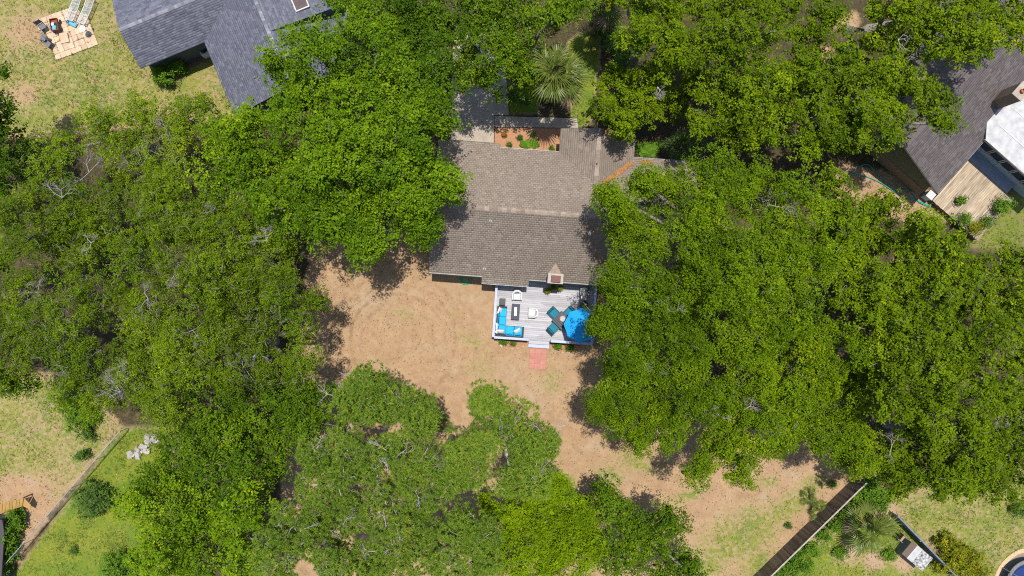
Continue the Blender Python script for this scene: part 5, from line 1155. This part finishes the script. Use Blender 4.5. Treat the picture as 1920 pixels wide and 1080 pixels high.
# pale rubble heap at the lower left wood
for i in range(44):
    tt = RNG.random(); q = P(244 + 52 * tt + RNG.normal(0, 4), 858 - 42 * tt + RNG.normal(0, 5), 0); s = RNG.uniform(.16, .42); mb = MB(); vs = []
    for sx in (-1, 1):
        for sy in (-1, 1):
            for sz in (-1, 1): vs.append(tuple(np.array([sx, sy, sz * .7]) * s * .5 * RNG.uniform(.7, 1.15, 3)))
    mb.add(vs, [(0, 1, 3, 2), (4, 6, 7, 5), (0, 4, 5, 1), (2, 3, 7, 6), (0, 2, 6, 4), (1, 5, 7, 3)]); o = mb.build('rubble_stone', M['stone_white']); o.location = (q.x, q.y, s * .3); o.rotation_euler = (RNG.normal(0, .3), RNG.normal(0, .3), RNG.uniform(0, 6)); tag(o, 'pale stone in the rubble heap at the edge of the wood', 'stone', 'stones of the pale rubble heap')

# ------------------------------------------------------------------ planting
shrub('round_shrub', 'round dark blue-green shrub alone on the lawn by the chain-link fence', 'shrub_dark', 176, 935, 37, 1.7)
shrub('leafy_shrub', 'bright green straggling shrub under the eave of the slate house', 'shrub', 310, 138, 24, 1.3, lobes=[(300, 132, 15), (308, 148, 18), (328, 126, 15), (340, 124, 9)])
shrub('leafy_shrub', 'bright yellow-green shrub at the wood edge above the chain-link fence', 'shrub', 138, 765, 34, 1.8, lobes=[(135, 755, 26), (150, 785, 22), (165, 778, 18)])
shrub('leafy_shrub', 'dark straggling shrub between the lawn and the chain-link fence', 'shrub_dark', 160, 815, 18, .9, lobes=[(163, 812, 15), (158, 850, 10), (150, 855, 7)])
shrub('clipped_hedge', 'narrow bright green hedge beside the dark roof and ochre fence', 'shrub', 25, 1000, 16, 1.3, lobes=[(30, 962, 13), (34, 974, 12), (28, 988, 13), (25, 1005, 12), (21, 1024, 12), (17, 1044, 11), (12, 1064, 10)], cat='hedge')
shrub('leafy_shrub', 'low weedy plant on the lawn below the round dark shrub', 'shrub_dark', 138, 1032, 10, .3)
shrub('flowering_shrub', 'loose yellow-flowering shrub beside the hutch', 'shrub_yellow', 1790, 1030, 40, 1.2, lobes=[(1775, 1018, 22), (1795, 1040, 28), (1825, 1050, 22), (1800, 1066, 24), (1770, 1060, 18), (1835, 1072, 20)])
shrub('leafy_shrub', 'dark green shrub at the far edge of the trampoline lawn', 'shrub_dark', 1912, 955, 17, 1.0)
shrub('vine_thicket', 'bright green vine thicket along the tall brown fence', 'shrub', 1600, 970, 30, .9, lobes=[(1630, 918, 26), (1650, 935, 24), (1610, 945, 20), (1585, 965, 16), (1565, 985, 14), (1545, 1003, 13)])
shrub('vine_thicket', 'low green thicket at the foot of the tall brown fence', 'shrub', 1500, 1045, 24, .7, lobes=[(1520, 1030, 18), (1500, 1045, 20), (1482, 1062, 18), (1512, 1060, 14), (1462, 1076, 16)])
shrub('leafy_shrub', 'soft green weed clump beside the small fan palm', 'shrub', 1576, 1035, 13, .5); shrub('leafy_shrub', 'soft green weed clump between the fan palm and the hutch', 'shrub', 1668, 1040, 14, .5)
for lab, px, py, r, h in (('dark little seedling on the dry yard nearest the fence middle', 1479, 985, 7, .5), ('dark little seedling on the dry yard near the fence top', 1562, 908, 8, .5)): shrub('seedling', lab, 'shrub_dark', px, py, r, h, cat='plant')
for lab, px, py, r, h, kd in (('red-flowered plant in the orange entry bed', 945, 252, 6, .4, 'shrub'), ('dark purple-green shrub in the orange entry bed', 975, 257, 8, .5, 'shrub_dark'), ('blue-green rosette plant in the palm shadow of the entry bed', 999, 252, 8, .5, 'shrub_dark'),
                          ('small round shrub against the eave in the entry bed', 955, 271, 7, .5, 'shrub_dark'), ('low sprig in the entry bed by the gable', 1034, 278, 6, .3, 'shrub')): shrub('bed_plant', lab, kd, px, py, r * .75, h * .8, cat='plant')
fl = MB(); q = P(945, 252, .45)
for i in range(14): a, r_ = i * 2.4, .04 * math.sqrt(i); fl.lathe((q.x + r_ * math.cos(a), q.y + r_ * math.sin(a), .40 + .03 * (i % 3)), [(.005, 0), (.03, .012), (.012, .02)], 6)
tag(fl.build('flower_cluster', M['flower_red']), 'cluster of small red flowers on the entry bed plant', 'flowers')
def bigleaf(label, px, py, n, sc, seed, mtl='shrub'):
    rng = np.random.default_rng(seed); q = P(px, py, .3); t = thing('bigleaf_plant', label, 'plant', (q.x, q.y, 0), 0, None)
    for i in range(n):
        mb = MB(); vs = []; L, W = sc * rng.uniform(.8, 1.15), sc * .30; 
        for k in range(7):
            t_ = k / 6; w_ = W * math.sin(math.pi * min(1, t_ * .93 + .05)) ** .8; z = .25 + .35 * t_ - .5 * t_ * t_
            vs += [(L * t_, -w_, z * sc + .03), (L * t_, 0, z * sc), (L * t_, w_, z * sc + .03)]
        fs = []
        for k in range(6): fs += [(3 * k, 3 * k + 3, 3 * k + 4, 3 * k + 1), (3 * k + 1, 3 * k + 4, 3 * k + 5, 3 * k + 2)]
        mb.add(vs, fs, float(rng.uniform(.1, .65))); mb.tube([(0, 0, -.02), (.02, 0, .25 * sc)], .012, 4); o = mb.build('leaf', M[mtl], t); o.rotation_euler = (0, rng.normal(0, .15), i * 2.4 + rng.normal(0, .2))
bigleaf('broad-leaved green plant in the entry bed beside the eave', 985, 270, 5, .55, 1); bigleaf('broad-leaved green plant in the entry bed below the palm shadow', 1002, 268, 6, .5, 2)
for i in range(9): bigleaf('broad heart-leaved plant in the shady bed beside the entry gable', 1200 + (i % 5) * 8 + (i // 5) * 4, 272 + (i // 5) * 11 + (i % 2) * 3, 9, .42, 20 + i)
for o in [x for x in bpy.data.objects if x.get('label') == 'broad heart-leaved plant in the shady bed beside the entry gable']: o['group'] = 'heart-leaved plants in the shady bed'

shrub('leafy_shrub', 'dark understory shrub added as ground shade behind the tall palm', 'shrub_dark', 1150, 80, 34, 2.2, lobes=[(1150, 75, 26), (1168, 100, 22), (1140, 50, 24), (1160, 125, 18), (1120, 40, 16)])  # shrub added to stand in for the deep ground shade here
shrub('leafy_shrub', 'dark understory shrub between the driveway and the tall palm', 'shrub_dark', 965, 180, 16, 1.2, lobes=[(962, 178, 14), (985, 190, 10)])
fan_palm('tall fan palm standing by the concrete walk, its crown over the lawn', 1040, 140, 6.2, 1.22, 27)
fan_palm('fan palm crown half hidden by oaks behind the tall palm', 1131, 4, 5.5, .9, 26)
fan_palm('small shaggy fan palm between the brown fence and the grey fence', 1622, 985, 1.3, 1.25, 14)
fan_palm('dark fan palm in the shade beside the heart-leaved plants', 1278, 276, 2.2, .95, 24, True)
fan_palm('small palmetto touching the brown fence on the dry yard', 1530, 957, .1, .55, 14); fan_palm('small palmetto with a yellowed fan on the dry yard', 1512, 929, .1, .45, 12); fan_palm('small yellow palmetto at the foot of the pines by the dry yard', 832, 795, .1, .5, 12)

G1, G2, G3, G4, G5 = 'bright oaks round the houses', 'olive live oaks of the western wood', 'fine-leaved oaks east of the deck', 'hickories of the eastern wood', 'tall pines of the southern wood'
# oaks round the slate house and the brown roof
tree('oak_tree', 'large bright green oak between the slate roof and the brown roof', 'oak', 10.5, [(600, 105, 70), (690, 95, 80), (560, 160, 48), (650, 195, 88), (765, 180, 85), (815, 235, 48), (740, 270, 90), (640, 290, 80), (560, 225, 50), (530, 130, 22)], (745, 250), G1)
tree('oak_tree', 'bright green oak whose boughs overhang the west end of the brown roof', 'oak', 9.5, [(765, 335, 78), (700, 415, 80), (790, 395, 42), (640, 400, 70), (690, 465, 36), (600, 345, 68), (822, 325, 34), (845, 352, 16), (800, 430, 20)], (745, 420), G1)
tree('oak_tree', 'mid-green oak at the foot of the slate wing, its crown against the olive wood', 'oak', 8.5, [(440, 275, 55), (500, 320, 66), (430, 345, 58), (530, 400, 62), (480, 235, 36), (550, 300, 50)], None, G1)
tree('oak_tree', 'dark oak behind the slate roof, next to the driveway head', 'darkoak', 9.5, [(720, 15, 68), (655, 8, 55), (800, 60, 70), (870, 35, 70), (825, 115, 48), (760, 65, 50), (785, 0, 55)], None, G1)
tree('oak_tree', 'dark green oak reaching over the driveway beside the tall palm', 'darkoak', 9.0, [(960, 45, 80), (1035, 35, 48), (958, 112, 46), (1080, 14, 38), (918, 146, 38, -2.2), (872, 148, 38, -2), (905, 90, 62), (985, 150, 24, -3), (945, -5, 60)], (985, 130), G1)
# western wood
tree('live_oak', 'grey-twigged live oak bordering the lawn below the slate house', 'live', 7.0, [(285, 235, 58), (205, 250, 52), (360, 235, 44), (130, 285, 46), (330, 300, 60), (250, 300, 55), (400, 210, 20)], None, G2, dead=((155, 320, 1.9), (258, 305, 1.8), (305, 240, 1.2)))
tree('live_oak', 'olive live oak with a bleached spray, at the lawn corner of the wood', 'live', 8.5, [(110, 375, 75), (60, 450, 60), (195, 400, 78), (145, 470, 70), (40, 400, 40)], None, G2, dead=((105, 368, 1.6), (165, 455, .9)))
tree('live_oak', 'broad olive live oak in the heart of the western wood', 'live', 9.5, [(330, 400, 80), (420, 430, 76), (290, 480, 72), (500, 480, 70), (400, 520, 72)], None, G2, dead=((320, 505, 1.4), (495, 450, 1.2), (400, 390, .8)))
tree('live_oak', 'olive live oak above the western lawn with pale twig tufts', 'live', 9.0, [(60, 560, 64), (130, 620, 80), (60, 655, 52), (205, 560, 64), (180, 685, 60), (30, 610, 40)], None, G2, dead=((62, 548, 1.3), (150, 675, 1.2), (105, 690, 1.0)))
tree('live_oak', 'olive live oak with two large bleached limbs near the chain-link fence', 'live', 9.5, [(300, 600, 80), (260, 700, 76), (370, 660, 76), (330, 755, 52), (210, 750, 44), (160, 735, 36)], None, G2, dead=((208, 700, 2.0), (215, 738, 1.8), (355, 620, 1.3), (270, 560, 1.3)))
tree('live_oak', 'olive live oak overhanging the sandy yard from the western wood', 'live', 8.8, [(480, 580, 76), (540, 540, 54), (576, 610, 46), (470, 680, 72), (570, 690, 54), (420, 600, 50), (590, 560, 34)], (515, 640), G2, dead=((455, 695, 1.5), (480, 660, 1.3), (400, 655, 1.3)))
tree('oak_tree', 'green oak between the sandy yard and the rubble heap', 'darkoak', 8.5, [(400, 790, 80), (480, 770, 72), (560, 765, 62), (602, 735, 42), (345, 855, 64), (305, 885, 40), (450, 870, 82), (608, 790, 46), (520, 840, 60)], None, G1)
tree('oak_tree', 'green oak above the bright lawn at the southern edge of the wood', 'oak', 9.0, [(330, 960, 75), (420, 980, 86), (305, 1015, 48), (370, 1060, 72), (480, 930, 60), (470, 1050, 62), (270, 920, 34)], None, G1)
tree('oak_tree', 'dark oak on the outer side of the lawn by the patio', 'darkoak', 8.5, [(8, 200, 44), (0, 285, 66), (30, 345, 44), (-40, 230, 60), (5, 150, 28), (40, 295, 30), (20, 395, 40)], (-14, 300), G1)
tree('oak_tree', 'dark oak hanging over the outer edge of the western lawn', 'darkoak', 7.5, [(5, 690, 44), (-30, 640, 50), (40, 715, 28), (0, 480, 30)], None, G1)
shrub('leafy_shrub', 'dark leafy shrub on the lawn south of the round dark shrub', 'shrub', 225, 1068, 36, 1.6)
# southern pines and neighbours
pine('pine whose lone crown juts into the sandy yard beside the yellow palmetto', 10, [(715, 735, 50), (690, 760, 42), (765, 752, 46), (795, 778, 20), (735, 772, 44), (690, 715, 26), (660, 750, 20)], (733, 768), G5)
pine('pine crown nearest the salmon pad with a bare limb below it', 11.5, [(925, 765, 44), (960, 800, 54), (915, 825, 36), (990, 850, 48), (1022, 828, 20), (955, 900, 46), (868, 842, 26), (905, 740, 20), (1000, 885, 30)], None, G5)
pine('pine between the green oak and the lone-crowned pine', 11.5, [(650, 850, 66), (705, 880, 58), (620, 905, 60), (745, 835, 44), (600, 850, 36)], None, G5)
pine('pine with a forked bare trunk top in the middle of the pine stand', 10.5, [(795, 860, 36), (810, 915, 50), (850, 880, 30), (770, 900, 36), (880, 880, 30)], None, G5)
pine('pine beside the green oaks at the southern end of the stand', 11, [(560, 980, 60), (610, 1000, 68), (680, 960, 50), (540, 1050, 58), (650, 1060, 58), (520, 990, 34)], None, G5)
pine('pine at the southern end of the stand next to the yellow-green magnolia', 11, [(740, 990, 58), (795, 1010, 58), (750, 1060, 58), (850, 1045, 54), (895, 1000, 36), (700, 1050, 40), (910, 1050, 36), (860, 985, 30)], None, G5)
tree('magnolia_tree', 'bright yellow-green tree with upright leaves beside the pines', 'yellow', 6.5, [(960, 960, 48), (1020, 945, 56), (1060, 985, 58), (985, 1030, 62), (1090, 955, 34), (1050, 1050, 60), (920, 945, 30), (1040, 905, 24), (935, 1050, 40), (1100, 1020, 34)], None)
tree('oak_tree', 'young oak at the corner of the dry yard beside the yellow-green magnolia', 'darkoak', 7.0, [(1165, 965, 52), (1210, 1000, 64), (1150, 1035, 56), (1250, 1050, 54), (1130, 925, 22), (1290, 1065, 26), (1250, 970, 24)], None, G1)
# the big fine-leaved oaks east of the deck
tree('willow_oak', 'fine-leaved oak spreading over the east end of the brown roof', 'lace', 11.0, [(1250, 358, 52), (1330, 350, 70), (1410, 370, 70), (1165, 420, 44), (1195, 460, 62), (1290, 440, 82), (1130, 375, 16), (1195, 352, 20), (1150, 395, 26)], (1345, 455), G3)
tree('willow_oak', 'fine-leaved oak brushing the blue parasol and the roof corner', 'lace', 10.5, [(1200, 560, 76), (1140, 590, 40), (1280, 560, 80), (1175, 640, 56), (1260, 650, 72), (1150, 520, 34), (1120, 605, 16), (1150, 660, 26)], (1245, 585), G3)
tree('willow_oak', 'tallest fine-leaved oak in the middle of the eastern canopy', 'lace', 12.0, [(1400, 480, 80), (1475, 400, 58), (1450, 560, 80), (1390, 620, 80), (1340, 530, 72), (1500, 490, 50)], None, G3, dead=((1260, 585, 1.2), (1460, 385, 1.3)))
tree('willow_oak', 'fine-leaved oak whose low boughs shade the yard below the parasol', 'lace', 9.5, [(1190, 720, 60), (1140, 745, 44), (1230, 785, 58), (1285, 740, 74), (1155, 790, 30), (1120, 760, 24), (1160, 690, 36), (1190, 820, 22)], None, G3, dead=((1230, 690, 1.2),))
tree('willow_oak', 'fine-leaved oak with a drooping bough over the open dry yard', 'lace', 10.0, [(1380, 730, 80), (1440, 790, 70), (1345, 830, 58), (1305, 870, 36), (1370, 880, 34), (1485, 700, 80), (1390, 830, 46)], None, G3, dead=((1400, 770, 1.2), (1350, 780, 1.0)))
tree('willow_oak', 'fine-leaved oak beside the upper end of the tall brown fence', 'lace', 9.5, [(1550, 740, 76), (1575, 815, 58), (1540, 650, 70), (1520, 815, 40), (1605, 700, 50), (1590, 855, 32), (1500, 780, 40)], None, G3)
# eastern hickories
tree('hickory_tree', 'hickory beside the hose and sandy strip of the dusky house', 'hick', 9.5, [(1560, 405, 54), (1605, 430, 64), (1550, 475, 60), (1590, 525, 72), (1640, 390, 26), (1530, 350, 26)], None, G4)
tree('hickory_tree', 'broad hickory directly below the tan deck', 'hick', 11.0, [(1680, 462, 64), (1735, 478, 60), (1700, 540, 82), (1640, 565, 64), (1780, 545, 62), (1712, 425, 28), (1625, 620, 52), (1790, 505, 38)], None, G4)
tree('hickory_tree', 'hickory in the thick of the eastern wood, its crown ringed by others', 'hick', 11.5, [(1700, 660, 82), (1785, 640, 70), (1660, 730, 64), (1740, 750, 76), (1825, 720, 56)], None, G4)
tree('hickory_tree', 'hickory with pale bare limbs on the outer side of the eastern wood', 'hick', 10.0, [(1865, 505, 54), (1905, 560, 60), (1855, 605, 60), (1905, 660, 56), (1915, 480, 36)], None, G4, dead=((1845, 545, 1.4), (1895, 640, 1.2)))
tree('hickory_tree', 'hickory casting shade on the trampoline lawn', 'hick', 10.0, [(1700, 830, 70), (1780, 830, 76), (1850, 800, 72), (1660, 890, 44), (1740, 895, 46), (1815, 890, 50), (1905, 760, 60)], None, G4, dead=((1680, 840, 1.3), (1890, 770, 1.6)))
tree('hickory_tree', 'small hickory at the edge of the trampoline lawn', 'hick', 8.0, [(1900, 865, 56), (1870, 900, 30), (1930, 820, 40)], None, G4)
# northern trees right of the palms
tree('hickory_tree', 'hickory behind the tall palm with deep shade at its foot', 'hick', 10.0, [(1220, 60, 54), (1195, 20, 36), (1260, 110, 54), (1185, 85, 34), (1265, 30, 40), (1160, 10, 34)], None, G4)
tree('hickory_tree', 'leafy hickory hugging the entry gable', 'hick', 6.0, [(1150, 165, 46), (1210, 175, 58), (1132, 208, 30), (1188, 225, 34), (1255, 195, 46), (1165, 245, 14)], (1150, 205), G4)
tree('hickory_tree', 'hickory with flecks of bare sand showing behind it', 'hick', 10.5, [(1330, 35, 58), (1390, 85, 64), (1320, 110, 60), (1450, 25, 52), (1395, 15, 50)], None, G4, dead=((1340, 60, .9),))
tree('hickory_tree', 'hickory above the dark fan palm', 'hick', 9.5, [(1330, 190, 66), (1400, 170, 60), (1430, 235, 66), (1370, 250, 44), (1300, 235, 34), (1460, 160, 50)], (1385, 262), G4, dead=((1235, 160, .9),))
tree('hickory_tree', 'hickory on the house side of the sandy clearing', 'hick', 10.5, [(1490, 100, 52), (1535, 55, 46), (1500, 170, 56), (1550, 130, 40), (1500, 285, 44), (1520, 235, 60)], None, G4)
tree('hickory_tree', 'hickory leaning over the gable wall of the dusky house', 'hick', 9.5, [(1600, 190, 66), (1640, 150, 50), (1610, 260, 52), (1650, 230, 44), (1565, 265, 40), (1725, 205, 40), (1735, 240, 26), (1690, 175, 30)], (1490, 262), G4)
tree('hickory_tree', 'hickory at the far side of the sandy clearing, behind the dusky roof', 'hick', 10.5, [(1660, 30, 54), (1700, 60, 52), (1680, 110, 42), (1625, 85, 34)], (1560, 120), G4)
tree('hickory_tree', 'hickory whose outer boughs hang far over the dusky roof', 'hick', 10.5, [(1760, 40, 60), (1830, 30, 58), (1790, 100, 50), (1860, 85, 40), (1740, 110, 38), (1890, 50, 20)], (1590, 60), G4, dead=((1690, 70, 1.0),))
